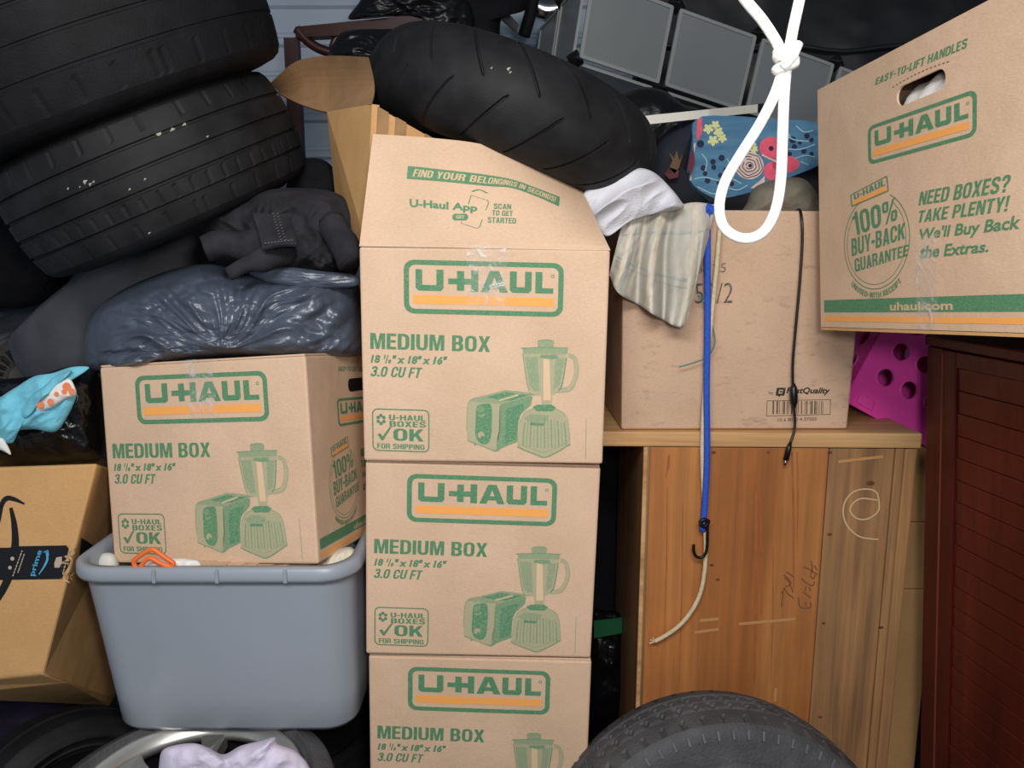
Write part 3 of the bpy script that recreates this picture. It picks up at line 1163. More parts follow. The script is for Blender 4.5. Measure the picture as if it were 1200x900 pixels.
# ---- the handle-side print, shared by the big box and the side of the left box
_dh = Vector((-0.1542, 0.9846, -0.0826)).normalized()
_dv = Vector((-0.0544, 0.075, 0.9957)).normalized()
RBL = Vector((0.6204, 1.5389, 1.4752))
RW, RH, RD = .585, .457, .457
_n = (-_dh).cross(_dv).normalized()
BR = Box(RBL, Matrix((tuple(-_dh), tuple(-_n), tuple(_dv))).transposed(), RW, RD, RH)
SR = BR.front()


def qr(*pp):
    return [SR.uv(*p) for p in pp]


def print_side(S, parent, detail=True):
    m = lambda u, v: (u / RW, v / RH)
    print_logo(S, [m(.160, .354), m(.416, .3475), m(.416, .282), m(.161, .288)], parent)
    mb = MB()
    put_heavy(mb, S, 'EASY-TO-LIFT HANDLES', qr((1026.4, 91.8), (1134.3, 44.3), (1134.3, 55.4), (1025.8, 99.7)), .15)
    mb.build('handle_lettering', 'green_ink', parent)
    mb = MB()
    put_heavy(mb, S, 'NEED BOXES?', qr((1076.5, 225.3), (1185.2, 204), (1184.6, 224), (1076.5, 240.8)), .2)
    put_heavy(mb, S, 'TAKE PLENTY!', qr((1077.3, 247.2), (1184.4, 229), (1184.4, 246.9), (1077.3, 260.8)), .2)
    put_text(mb, S, "We'll Buy Back", qr((1077.9, 268), (1196.4, 251), (1196.4, 272.8), (1077.9, 284.5)), .026, .2)
    put_text(mb, S, 'the Extras.', qr((1078.7, 288), (1158.7, 282), (1158.7, 295.4), (1078.7, 303.2)), .026, .2)
    mb.build('slogan', 'green_ink', parent)
    mb = MB()
    put_heavy(mb, S, '100%', qr((997.5, 249.9), (1050.7, 232), (1052.5, 257.3), (1004, 276)), .12)
    put_heavy(mb, S, 'BUY-BACK', qr((996.5, 280.5), (1061.3, 260.5), (1062.5, 279), (998.7, 300.5)), .12)
    put_heavy(mb, S, 'GUARANTEE', qr((1000.4, 303.4), (1065.2, 286.3), (1065.8, 298.9), (1002.7, 318.9)), .12)
    # round seal, double line
    c = (.1775 / RW, .1535 / RH)
    el = lambda rx, ry, a: (c[0] + rx / RW * math.cos(a), c[1] + ry / RH * math.sin(a))
    for rx, ry, wd in ((.0925, .0835, .0032), (.0835, .0755, .0022)):
        pts = [el(rx, ry, R_(a)) for a in range(140 if rx < .09 else 118, 420 if rx < .09 else 425, 5)]
        put(mb, S, *stroke2d(pts, wd))
    vs, fs = heavy2d('UNUSED-WITH RECEIPT')
    put(mb, S, vs, fs, lambda s, t: el(.1085 - .010 * t, .0995 - .010 * t, R_(228 + 84 * s)))
    bq = qr((996.5, 228.5), (1040, 205.3), (1042.1, 224), (998.1, 242.7))
    fn = quad_map(bq)
    put_poly(mb, S, [[fn(*p) for p in rrect(0, 0, 1, 1, .06)], [fn(*p) for p in rrect(.03, .07, .97, .93, .04)]])
    put_heavy(mb, S, 'U-HAUL', [fn(.10, .88), fn(.93, .88), fn(.93, .46), fn(.10, .46)])
    mb.build('seal', 'green_ink', parent)
    # bottom band
    mb = MB()
    put_poly(mb, S, [[m(.0137, .029), m(RW - .012, .029), m(RW - .012, .053), m(.0137, .053)]])
    mb.build('web_band', 'green_ink', parent)
    mb = MB()
    put_poly(mb, S, [[m(.0145, .0115), m(RW - .012, .0115), m(RW - .012, .0205), m(.0145, .0205)]])
    mb.build('orange_line', 'orange_ink', parent)
    mb = MB()
    put_poly(mb, S, [[fn(.05, .10), fn(.95, .10), fn(.95, .40), fn(.05, .40)]], None, .0008)
    mb.build('seal_stripe', 'orange_ink', parent)
    mb = MB()
    put_text(mb, S, 'uhaul.com', qr((1043.5, 354.2), (1117.3, 352.4), (1117.3, 363.2), (1043.5, 364)), .03, 0, .0011)
    mb.build('knockout_lettering', 'kraft_ink', parent)


HOLE = [(u / RW, v / RH) for u, v in rrect(.238, .366, .352, .398, .0155)]


def holed_face(S, T, parent, name, mat):
    """front panel with a cut hand hole, T = inward thickness vector"""
    mb = MB()
    outer = [(0, 0), (1, 0), (1, 1), (0, 1)]
    vs, fs = fill([outer, HOLE])
    put(mb, S, vs, fs, None, 0)
    o = len(mb.v)
    mb.add([S.map(*p) + T for p in vs], [f[::-1] for f in fs])
    for loop in (outer, HOLE):
        n = len(loop)
        a = [S.map(*p) for p in loop] + [S.map(*p) + T for p in loop]
        mb.add(a, [(i, (i + 1) % n, n + (i + 1) % n, n + i) for i in range(n)])
    return mb.build(name, mat, parent, merge=True, fixn=True)


rr = thing('large_moving_box', 'large brown moving box with a hand hole on the dark red wardrobe', 'box', BR.base())
holed_face(SR, BR.ey * .004, rr, 'front_panel', 'kraft')
mb = MB()
for a in ((0, .004, 0, .004, RD, RH), (RW - .004, .004, 0, RW, RD, RH), (.004, RD - .004, 0, RW - .004, RD, RH),
          (.004, .004, 0, RW - .004, RD - .004, .004)):
    mb.hexa(BR.hexa(*a))
mb.build('body', 'kraft', rr, fixn=True)
for y0, y1 in ((.0, RD / 2 - .003), (RD / 2 + .003, RD)):
    MB().hexa(BR.hexa(0, y0, RH, RW, y1, RH + .004)).build('flap', 'kraft', rr, fixn=True)
MB().hexa(BR.hexa(.0, .0, -.006, RW, RD * .5 - .002, -.001)).build('bottom_flap', 'kraft_warm', rr, fixn=True)
print_side(SR, rr)
mb = MB()
mb.grid(lambda u, v: SR.map((.285 + .05 * u) / RW, .002 + .33 * v, .0010 + .0004 * math.sin(u * 9 + v * 7)), 6, 20)
mb.build('tape', 'clear_tape', rr, smooth=True)
# perforated tab above the hand hole
mb = MB()
pts = [(.228 + .136 * i / 30, .402 + .004 * math.sin(i / 30 * math.pi)) for i in range(31)]
for i in range(0, 30, 2):
    put(mb, SR, *stroke2d([(pts[i][0] / RW, pts[i][1] / RH), (pts[i + 1][0] / RW, pts[i + 1][1] / RH)], .003))
mb.build('perforation', 'knot', rr)
# white wrapped bundle seen through the hand hole
mb = MB()


def bun(u, v):
    a = u * 2 * math.pi
    t = v
    rad = .05 * (1 - abs(2 * t - 1) ** 6) ** .5 + .002 * math.sin(t * 23 + 3 * math.sin(a * 2))
    return BR.P(.205 + .19 * t, .062 + rad * math.cos(a), .355 + .012 * t + rad * math.sin(a))


mb.grid(bun, 24, 30)
tag(mb.build('wrapped_bundle', 'bag_white', smooth=True, merge=True, fixn=True),
    'white plastic wrapped bundle showing through the hand hole of the large box', 'bundle')

# side of the left box
print_side(BL.side(), rl)
mb = MB()
Sd = BL.side()
put_poly(mb, Sd, [HOLE])
mb.build('hand_hole', 'rubber_dark', rl)


# ------------------------------------------------------------------ soft shapes
def ridged(x, y, z=0.0, oct=4, sharp=2.0):
    a, f, s = 1.0, 1.0, 0.0
    for _ in range(oct):
        n = 1 - abs(noise.noise(Vector((x * f, y * f, z + f * 3.1))))
        s += a * (n ** sharp)
        a *= .5
        f *= 1.95
    return s - 1.0


def puffy(outline, Y, front, back, wr=None, center=None, n=9, rings=34, p=2.4, yfn=None, mb=None, mi=0, matfn=None, mirings=None):
    """closed soft body: outline at distance Y, swelling towards and away from the viewer"""
    mb = mb or MB()
    O = spline(outline, n, True)
    N = len(O)
    cx = sum(q[0] for q in O) / N if center is None else center[0]
    cy = sum(q[1] for q in O) / N if center is None else center[1]
    yf = yfn or (lambda x, y: 0.0)
    for sgn, T in ((-1, front), (1, back)):
        vs, fs, ms = [], [], []
        for k in range(rings + 1):
            r = math.sin(k / rings * math.pi / 2) if k < rings else 1.0
            for i in range(N):
                x, y = cx + (O[i][0] - cx) * r, cy + (O[i][1] - cy) * r
                d = T * (max(0, 1 - r ** p)) ** .5
                if wr and sgn < 0:
                    d += wr(x, y, r) * min(1, (1 - r ** 8) * 1.0)
                elif wr:
                    d += .5 * wr(x + 300, y, r) * (1 - r ** 8)
                vs.append(at(x, y, Y + yf(x, y) + sgn * d))
        for k in range(rings):
            for i in range(N):
                j = (i + 1) % N
                q = (k * N + i, k * N + j, (k + 1) * N + j, (k + 1) * N + i)
                fs.append(q if sgn > 0 else q[::-1])
        o = len(mb.v)
        mb.v += vs
        mb.f += [tuple(a + o for a in q) for q in fs]
        if matfn and sgn < 0:
            for q in fs:
                pass
        mb.m += [mi] * len(fs)
    return mb


def soft(name, mat, label, cat, *a, parent=None, **k):
    mb = puffy(*a, **k)
    o = mb.build(name, mat, parent, smooth=True, merge=True, fixn=True)
    if parent is None:
        tag(o, label, cat)
    return o


# blue-grey rubbish bag on the left box
def wr_bag(x, y, r):
    dx, dy = x - 262, y - 412
    ang = math.atan2(dy, dx)
    d = math.hypot(dx, dy)
    wx, wy = x + 16 * noise.noise(Vector((x * .018, y * .018, 1))), y + 16 * noise.noise(Vector((x * .018, y * .018, 7)))
    rad = ridged(ang * 3.2 + noise.noise(Vector((x * .015, y * .015, 3))) * .9, d * .006, 2.0, 3, 3.0)
    # flat facets meeting in creases: distance to nearest cell centres
    ds = noise.voronoi(Vector((wx * .026 + wy * .010, wy * .042, 2.0)))[0]
    fac = ds[1] - ds[0]
    ds2 = noise.voronoi(Vector((wx * .055, wy * .075 - wx * .02, 9.0)))[0]
    return .022 * rad * min(1, d / 70) + .020 * min(fac, .5) + .008 * min(ds2[1] - ds2[0], .5) + .010 * ridged(wx * .012, wy * .02, 5, 2, 2)


tbag = thing('rubbish_bag', 'shiny blue-grey plastic rubbish bag on the tilted moving box', 'bag', at(260, 412, 1.72))
soft('bag', 'bag_blue', None, None, [(99, 414), (103, 380), (125, 352), (170, 327), (230, 310), (300, 313), (360, 318), (414, 325), (424, 370),
     (424, 414), (360, 421), (262, 420), (170, 431), (125, 438), (103, 434)], 1.70, .19, .13, wr_bag, (262, 396), 14, 80, 3.4, parent=tbag)
soft('bag_neck', 'bag_blue', None, None, [(290, 316), (330, 312), (380, 318), (415, 322), (420, 334), (395, 338), (350, 338), (310, 330)], 1.56, .02, .03,
     lambda x, y, r: .006 * ridged(x * .02, y * .09, 1, 3, 2), None, 8, 20, parent=tbag)


# dark jeans heaped on the bag
def wr_jean(x, y, r):
    wx = x + 14 * noise.noise(Vector((x * .012, y * .012, 4)))
    return .034 * ridged((wx + y * .6) * .020, (y - wx * .4) * .010, 8, 3, 2.4) + .016 * ridged(wx * .04 - y * .02, y * .02, 2, 2, 2)


jn = thing('jeans', 'black denim jeans crumpled on top of the blue-grey bag', 'clothes', at(330, 320, 1.65))
soft('cloth', 'denim_black', None, None, [(240, 262), (236, 285), (250, 306), (276, 312), (300, 312), (330, 324), (370, 322), (400, 322), (419, 318), (420, 262),
     (398, 228), (345, 220), (300, 226), (268, 242), (246, 250)], 1.64, .10, .07, wr_jean, None, 10, 50, parent=jn)


def leg_tube(pts, rads, open_depth=.02):
    """denim leg lying on its side, open at the cuff with a turned hem"""
    mb = MB()
    P3 = [at(*q) for q in pts]
    path = spline([tuple(q) for q in P3], 5)
    k = len(path)
    rr = []
    for i in range(k):
        t = i / (k - 1) * (len(rads) - 1)
        a = min(int(t), len(rads) - 2)
        rr.append(rads[a] + (rads[a + 1] - rads[a]) * (t - a))
    d0 = (path[0] - path[1]).normalized()
    inner = [path[0] - d0 * open_depth, path[0]]
    mb.tube(inner + path, [rr[0] * .82, rr[0] * .86] + rr, 22, cap=True)
    n_ = 22
    out = []
    for i, q in enumerate(mb.v):
        out.append(q + Vector((.004 * noise.noise(q * 30), .004 * noise.noise(q * 30 + Vector((5, 0, 0))), .006 * noise.noise(q * 24 + Vector((0, 9, 0))))))
    mb.v = out
    return mb


leg_tube([(240, 292, 1.475), (262, 286, 1.485), (290, 288, 1.51), (318, 282, 1.56)], [.025, .027, .030, .034]).build('leg', 'denim_black', jn, smooth=True, fixn=True)
leg_tube([(268, 321, 1.470), (286, 312, 1.478), (308, 303, 1.50), (335, 296, 1.55)], [.013, .017, .022, .028]).build('leg', 'denim_black', jn, smooth=True, fixn=True)
leg_tube([(412, 308, 1.50), (402, 286, 1.52), (388, 264, 1.56)], [.026, .028, .030]).build('leg', 'denim_black', jn, smooth=True, fixn=True)
pl = Plane(at(308, 292, 1.462), at(348, 287, 1.474), at(297, 252, 1.515))
mb = MB()
mb.grid(lambda u, v: pl.map(u, v, .006 * math.sin(3 * u + 2 * v)), 10, 10)
mb.grid(lambda u, v: pl.map(u, v, .006 * math.sin(3 * u + 2 * v) - .006), 10, 10, flip=True)
for e in (0, 1):
    mb.grid(lambda u, v: pl.map(u, e, .006 * math.sin(3 * u + 2 * e) - .006 * v), 10, 1)
    mb.grid(lambda u, v: pl.map(e, u, .006 * math.sin(3 * e + 2 * u) - .006 * v), 10, 1)
po = mb.build('pocket', 'denim_black', jn, smooth=False, merge=True, fixn=True)
mb = MB()
for i in range(10):
    put(mb, pl, *stroke2d([(.55, .10 + i * .085), (.62, .12 + i * .085)], .012), None, .0095)
    put(mb, pl, *stroke2d([(.68, .08 + i * .085), (.74, .10 + i * .085)], .012), None, .0095)
for i in range(9):
    put(mb, pl, *stroke2d([(.10 + .095 * i, .07), (.15 + .095 * i, .07)], .022), None, .0085)
mb.build('stitching', 'stitch', po)


# black bag at the left edge, on the parcel carton
def wr_blk(x, y, r):
    return .010 * ridged(x * .022, y * .030, 3, 4, 2.2) + .008 * ridged((x + y) * .012, (y - x) * .03, 9, 3, 2.5)


soft('black_bag', 'bag_black', 'glossy black rubbish bag under the light blue cloth, on the parcel carton', 'bag',
     [(-70, 448), (-20, 446), (40, 440), (90, 428), (116, 440), (121, 480), (122, 534), (90, 541), (40, 544), (-20, 545), (-80, 545)],
     1.64, .12, .10, wr_blk, None, 10, 44, 4.0)


def wr_teal(x, y, r):
    return .017 * ridged((x + y * .8) * .022, (y - x * .5) * .014, 6, 3, 2.2)


tl = thing('patterned_cloth', 'light blue swim cloth with orange dots draped on the black bag', 'cloth', at(45, 520, 1.50))
soft('cloth', 'teal_cloth', None, None, [(-30, 490), (0, 466), (20, 453), (40, 441), (62, 437), (84, 430), (104, 430), (98, 437), (84, 446), (90, 462), (78, 490),
     (64, 506), (40, 503), (18, 506), (16, 518), (4, 520), (-20, 520)], 1.497, .022, .012, wr_teal, (35, 476), 9, 40, 3.0, parent=tl)
soft('fold', 'teal_cloth', None, None, [(26, 480), (36, 464), (52, 452), (66, 440), (84, 434), (74, 448), (58, 462), (44, 474), (36, 486), (28, 490)],
     1.474, .016, .012, wr_teal, None, 6, 16, parent=tl)
pt = soft('patterned_panel', 'white_cloth', None, None, [(42, 474), (46, 458), (60, 452), (74, 442), (84, 446), (89, 462), (76, 468), (60, 478), (44, 482)],
          1.472, .012, .01, lambda x, y, r: .003 * ridged(x * .05, y * .03, 1, 2, 2), None, 6, 14, parent=tl)
pt['label'] = 'white panel with orange dots'
mb = MB()
for x, y, r in ((47, 474, 4.5), (59, 471, 4), (78, 453, 5), (75, 459, 3), (84, 459, 4), (66, 462, 3), (55, 462, 2.5)):
    pp = [at(px, py, 1.4575 + .0004 * r) for px, py in circ(x, y, r, 12)]
    MB().add(pp, [tuple(range(11, -1, -1))]).build('orange_dot', 'orange_dye', pt)
soft('hem_band', 'white_cloth', None, None, [(-20, 512), (0, 512), (8, 520), (13, 533), (2, 528), (-20, 520)], 1.487, .008, .008, None, None, 5, 10, parent=tl)


# ------------------------------------------------------------------ parcel carton at left edge
def amazon_pts():
    return dict(
        A=at(-110, 552, 1.50), B=at(114, 543, 1.50), C=at(50, 790, 1.435), D=at(-110, 806, 1.435),       # front
        E=at(165, 560, 1.86), Fb=at(136, 815, 1.80),                                               # side back
        Ab=at(-110, 552, 1.50) + Vector((-.02, .45, -.01)),
        Dl=at(-110, 838, 1.45), Cl=at(52, 828, 1.455), Fl=at(124, 818, 1.66))


A = amazon_pts()
am = thing('parcel_carton', 'dented brown parcel carton with black tape at the left edge', 'box', (A['D'] + A['Fl']) / 2)
SAn = (A['B'] - A['C']).cross(A['A'] - A['C'])
# planar front through C, B, and left direction
pC, pB = A['C'], A['B']
ldir = (A['D'] - A['C'])
ldir.normalize()
nA = (-ldir).cross(pB - pC).normalized()
oA = on_plane(-110, 806, pC, nA)
tA = on_plane(-110, 552, pC, nA)
SA = Plane(oA, pC, tA)
back = Vector((-.12, .47, 0))
bBR, tBR = A['Fb'], A['E']
bBL, tBL = oA + Vector((0, .42, 0)), tA + Vector((0, .42, 0))
drop = Vector((0, .03, -.045))
mb = MB()
vsA = [oA, pC, bBR, bBL, tA, pB, tBR, tBL,
       oA + drop, pC + Vector((.02, .05, -.05)), bBR + Vector((-.01, -.02, -.02)), bBL + drop]
mb.add(vsA, [(0, 1, 5, 4), (1, 2, 6, 5), (2, 3, 7, 6), (3, 0, 4, 7), (4, 5, 6, 7), (0, 8, 9, 1), (1, 9, 10, 2), (2, 10, 11, 3), (3, 11, 8, 0), (8, 11, 10, 9)])
mb.build('body', 'kraft_warm', am, bevel=.006, fixn=True)
sa = lambda *pp: [SA.uv(*p) for p in pp]
mb = MB()
put_poly(mb, SA, [sa((-60, 642), (10, 641.7), (22, 640), (78, 639), (81, 643), (79, 652), (83, 657), (79, 666), (75, 672), (73, 678.5), (8, 679.5), (-60, 681))], None, .0008)
for path, wd in (([(-8, 625), (-2, 610), (2, 592), (8, 584), (17, 585), (29, 590.5)], [6, 6, 5.5, 6, 5, 2]),
                 ([(13, 595), (17, 615), (18, 640), (13, 668), (4, 690), (-10, 712)], [4, 7, 9, 10, 9, 8])):
    sp = spline(path, 6)
    ww = []
    for i in range(len(sp)):
        t = i / 6
        a = min(int(t), len(wd) - 2)
        ww.append(wd[a] + (wd[a + 1] - wd[a]) * (t - a))
    v2, f2 = stroke2d(sp, ww)
    put(mb, SA, [SA.uv(*p) for p in v2], f2, None, .0009)
side_q = [pC + (pB - pC) * .36, pC + (pB - pC) * .60]
nS = (bBR - pC).cross(pB - pC).normalized()
SS = Plane(pC, bBR, pB)
mb2 = MB()
put_poly(mb2, SS, [[SS.uv(*p) for p in [(91, 668), (95, 630), (126, 650), (122, 676)]]], None, .0012)
mb.build('packing_tape', 'tape_black', am)
mb2.build('packing_tape', 'tape_black', am)
mb = MB()
# the word runs upwards: TL..BL of the turned text
put_text(mb, SA, 'prime', sa((34.5, 674.5), (44, 644.2), (51.5, 645.5), (42.5, 675)), .02, 0, .0014)
v2, f2 = stroke2d(spline([(46, 673), (52, 664), (56, 655), (55, 647)], 5), [1.0 + 1.6 * math.sin(min(1, i / 15) * 2.4) for i in range(16)])
put(mb, SA, [SA.uv(*p) for p in v2], f2, None, .0014)
v2, f2 = stroke2d([(51.5, 647), (56.5, 645), (57.5, 651)], 1.2)
put(mb, SA, [SA.uv(*p) for p in v2], f2, None, .0014)
mb.build('lettering', 'tape_blue', am)
mb = MB()
rnd = random.Random(3)
for x0, y0, x1, y1 in ((15.5, 675, 26.5, 645), (21.5, 671, 29, 649), (74, 673, 81, 647)):   # small printed lines
    t = 0.0
    while t < .97:
        t2 = min(1, t + .05 + .09 * rnd.random())
        v2, f2 = stroke2d([(x0 + (x1 - x0) * t, y0 + (y1 - y0) * t), (x0 + (x1 - x0) * t2, y0 + (y1 - y0) * t2)], 1.2)
        put(mb, SA, [SA.uv(*p) for p in v2], f2, None, .0014)
        t = t2 + .03
for cx, cy, r in ((15, 654.5, 2.4), (12.2, 665, 2.2)):
    put_poly(mb, SA, [[SA.uv(*p) for p in circ(cx, cy, r, 10)]], None, .0014)
put_poly(mb, SA, [[SA.uv(*p) for p in [(64, 660), (66.5, 653), (73, 652), (73, 659), (70, 665), (64.5, 665)]]], None, .0014)
mb.build('small_print', 'tape_pale', am)
# torn edge of tape: ragged board slivers along the corner
mb = MB()
for i in range(26):
    t = rnd.random()
    c = on_plane(74 + 16 * rnd.random() - 6 * t, 640 + 38 * t, pC, nA) + nA * .002
    d = Vector((rnd.uniform(-1, 1), rnd.uniform(-.3, .3), rnd.uniform(-1, 1))) * .012
    e = Vector((rnd.uniform(-1, 1), rnd.uniform(-.6, 0), rnd.uniform(-1, 1))) * .008
    mb.add([c, c + d, c + e, c + nA * -.003], [(0, 1, 2), (0, 2, 3), (0, 3, 1), (1, 3, 2)])
mb.build('torn_edge', 'torn_card', am)

# ------------------------------------------------------------------ grey tote
TW0, TW1 = 0.562, 0.50


def rr3(cx, cy, hx, hy, r, z, n=8):
    return [Vector((cx + x, cy + y, z)) for x, y in rrect(-hx, -hy, hx, hy, r, n)]


TX, TY = -.582, 1.60
TZ0, TZ1 = .662, 1.03
tt = thing('storage_tote', 'grey plastic storage tote with wide rim, open, under the tilted box', 'container', (TX + .012, TY, TZ0))
rings = [(.225, .150, .050, TZ0 + .012, .010), (.240, .168, .058, TZ0, .010)]
mb = MB()
prof = [(.222, .160, .05, TZ0 + .006), (.240, .178, .06, TZ0), (.247, .186, .062, TZ0 + .012), (.252, .190, .064, TZ0 + .08),
        (.259, .198, .066, TZ0 + .20), (.267, .207, .068, TZ1 - .045), (.269, .209, .068, TZ1 - .032), (.280, .220, .076, TZ1 - .030),
        (.283, .223, .078, TZ1 - .022), (.281, .221, .076, TZ1 - .004), (.276, .216, .072, TZ1), (.262, .202, .064, TZ1 - .002),
        (.260, .200, .062, TZ1 - .02), (.254, .193, .060, TZ0 + .2), (.244, .182, .058, TZ0 + .02), (.20, .14, .04, TZ0 + .014)]
loops = [rr3(TX + .015 * (1 - (z - TZ0) / (TZ1 - TZ0)), TY, hx, hy, r, z, 8) for hx, hy, r, z in prof]
n = len(loops[0])
vs = [p for lp in loops for p in lp]
fs = []
for a in range(len(loops) - 1):
    for i in range(n):
        j = (i + 1) % n
        fs.append((a * n + i, a * n + j, (a + 1) * n + j, (a + 1) * n + i))
fs.append(tuple(range(n - 1, -1, -1)))
fs.append(tuple((len(loops) - 1) * n + i for i in range(n)))
mb.add(vs, fs)
o = mb.build('tub', 'tote_grey', tt, smooth=True, fixn=True)
# rim ribs
mb = MB()
for dx in (-.10, .02, .15):
    x = TX + dx
    box_mb(x - .0035, TY - .2265, TZ1 - .028, x + .0035, TY - .219, TZ1 - .003, mb)
mb.build('rim_rib', 'tote_grey', tt, bevel=.001)

# contents of the tote
soft('white_pad', 'pad_white', 'off-white padded corner showing inside the tote at left of the box', 'padding',
     [(108, 668), (112, 655), (122, 648), (134, 650), (140, 664), (138, 690), (112, 690)], 1.50, .03, .03, None, None, 6, 14)
soft('quilted_cloth', 'quilt_cream', 'cream quilted cloth bulging from the right end of the tote', 'cloth',
     [(352, 672), (372, 659), (392, 646), (410, 641), (419, 650), (416, 668), (408, 700), (360, 700)], 1.50, .05, .06,
     lambda x, y, r: .006 * ridged(x * .06, y * .04, 3, 2, 2), None, 7, 20)
soft('white_plastic_bag', 'bag_white', 'white plastic bag with orange drawstring in the tote front', 'bag',
     [(158, 668), (170, 658), (196, 655), (222, 655), (236, 662), (236, 690), (160, 690)], 1.425, .02, .03,
     lambda x, y, r: .005 * ridged(x * .05, y * .06, 3, 2, 2), None, 6, 14)
mb = MB()
mb.tube(pxs([(160, 667), (157, 658), (166, 650), (178, 644), (186, 648), (196, 655), (203, 660), (200, 664), (188, 660), (176, 654), (168, 660), (164, 668)], 1.392), .0045, 8)
tag(mb.build('drawstring', 'drawstring', smooth=True), 'orange plastic drawstring loop lying against the tilted box front', 'string')
mb = MB()
for i in range(7):
    a, b = at(226 + 18 * i, 662 + i % 2, 1.44), at(246 + 18 * i, 663 - i % 2, 1.43)
    mb.slab([a + Vector((0, 0, -.03)), b + Vector((0, 0, -.03)), b, a], Vector((.012, .05, .002)))
tag(mb.build('folded_paper', 'kraft', fixn=True), 'crumpled brown packing paper along the tote front under the box', 'paper')
# more packing carries the box
tag(box_mb(-.79, 1.46, .70, -.36, 1.74, .955).build('packed_bundle', 'pad_white', bevel=.03, seg=3),
    'off-white bundle packed inside the grey tote below the box', 'bundle')


# ------------------------------------------------------------------ tyres
def frame_of(axis):
    a = Vector(axis).normalized()
    u = Vector((0, 0, 1)).cross(a)
    if u.length < .05:
        u = Vector((1, 0, 0))
    u.normalize()
    return a, u, a.cross(u)


def flecks(tread, pts, parent):
    """pale specks of grit stuck to the rubber"""
    from mathutils.bvhtree import BVHTree
    base = Vector((0, 0, 0))
    q = parent
    while q is not None:
        base += q.location
        q = q.parent
    bvh = BVHTree.FromPolygons([v.co + base for v in tread.data.vertices], [tuple(f.vertices) for f in tread.data.polygons])
    for x, y, r in pts:
        hit, nrm, _, _ = bvh.ray_cast(EYE, ray(x, y).normalized())
        if hit is None:
            continue
        if nrm.dot(EYE - hit) < 0:
            nrm = -nrm
        u = nrm.orthogonal().normalized()
        v = nrm.cross(u)
        c = hit + nrm * .0012
        ring = [c + (u * math.cos(a) + v * math.sin(a) * .6) * r * (.7 + .3 * math.sin(3 * a + x)) for a in [2 * math.pi * i / 7 for i in range(7)]]
        MB().add(ring + [c + nrm * .0012], [(i, (i + 1) % 7, 7) for i in range(7)]).build('grit_fleck', 'grit', parent)


def tyre(root, center, axis, R, W, rim, grooves, gd=.006, sipes=(), nseg=240, mats=('rubber', 'rubber'), crown=.006, ribs=(), sd=.8):
    """tread and two sidewalls, as parts; grooves = [(x, width)], sipes = [(x0, x1, every, phase, slope)]"""
    a, u, v = frame_of(axis)
    center = Vector(center)

    def P(x, r, th):
        return center + a * x + (u * math.cos(th) + v * math.sin(th)) * r
    xs = set()
    h = W / 2
    tw = h * .86
    nx = 40
    for i in range(nx + 1):
        xs.add(round(-tw + 2 * tw * i / nx, 5))
    for g, gw in grooves:
        for q in (-gw / 2 - .0012, -gw / 2 + .0004, gw / 2 - .0004, gw / 2 + .0012):
            xs.add(round(g + q, 5))
    xs = sorted(x for x in xs if -tw - 1e-6 <= x <= tw + 1e-6)

    def dep(x, j):
        d = crown * (abs(x) / tw) ** 2.4
        for g, gw in grooves:
            if abs(x - g) < gw / 2:
                return d + gd
        for x0, x1, ev, phs, sl in sipes:
            if x0 <= x <= x1 and (j + phs + int(sl * (x - x0))) % ev == 0:
                return d + gd * sd
        return d
    mb = MB()
    k = len(xs)
    vs = [P(x, R - dep(x, j), 2 * math.pi * j / nseg) for j in range(nseg) for x in xs]
    fs = [(j * k + i, j * k + i + 1, ((j + 1) % nseg) * k + i + 1, ((j + 1) % nseg) * k + i) for j in range(nseg) for i in range(k - 1)]
    mb.add(vs, fs)
    tread = mb.build('tread', mats[0], root, smooth=False)
    for s in (-1, 1):
        prof = [(tw, R - crown), (h * .95, R - crown - .008), (h * 1.0, R - crown - .022)]
        for t in (.25, .4, .46, .48, .52, .54, .7, .78, .80, .84, .86, .95):
            r = (R - .03) + (rim - (R - .03)) * t
            x = h * (1.0 + .05 * math.sin(t * 2.6) - .22 * max(0, t - .55) / .45)
            if t in (.48, .52, .80, .84):
                x += .003
            prof.append((x, r))
        prof += [(h * .80, rim - .004), (h * .66, rim), (h * .66, rim + .012), (h * .85, R - .05), (h * .78, R - .03), (0, R - .026)]
        n2 = 120
        kk = len(prof)
        mb = MB()
        vs = [P(s * x, r, 2 * math.pi * j / n2) for j in range(n2) for x, r in prof]
        fs = []
        for j in range(n2):
            for i in range(kk - 1):
                q = (j * kk + i, j * kk + i + 1, ((j + 1) % n2) * kk + i + 1, ((j + 1) % n2) * kk + i)
                fs.append(q if s > 0 else q[::-1])
        mb.add(vs, fs)
        mb.build('sidewall', mats[1], root, smooth=True)
    if ribs:
        x0, r0, cnt, ln_, wd = ribs
        mb = MB()
        for j in range(cnt):
            th = 2 * math.pi * j / cnt
            for s in (-1, 1):
                q = [P(s * (x0 - .002), r0 + ln_, th - wd), P(s * (x0 - .002), r0 + ln_, th + wd), P(s * (x0 + .004), r0, th + wd), P(s * (x0 + .004), r0, th - wd)]
                mb.slab(q, a * (s * .003))
        b = mb.build('shoulder_rib', 'rubber_dust', root, fixn=True)
        b['kind'] = 'stuff'
    return tread


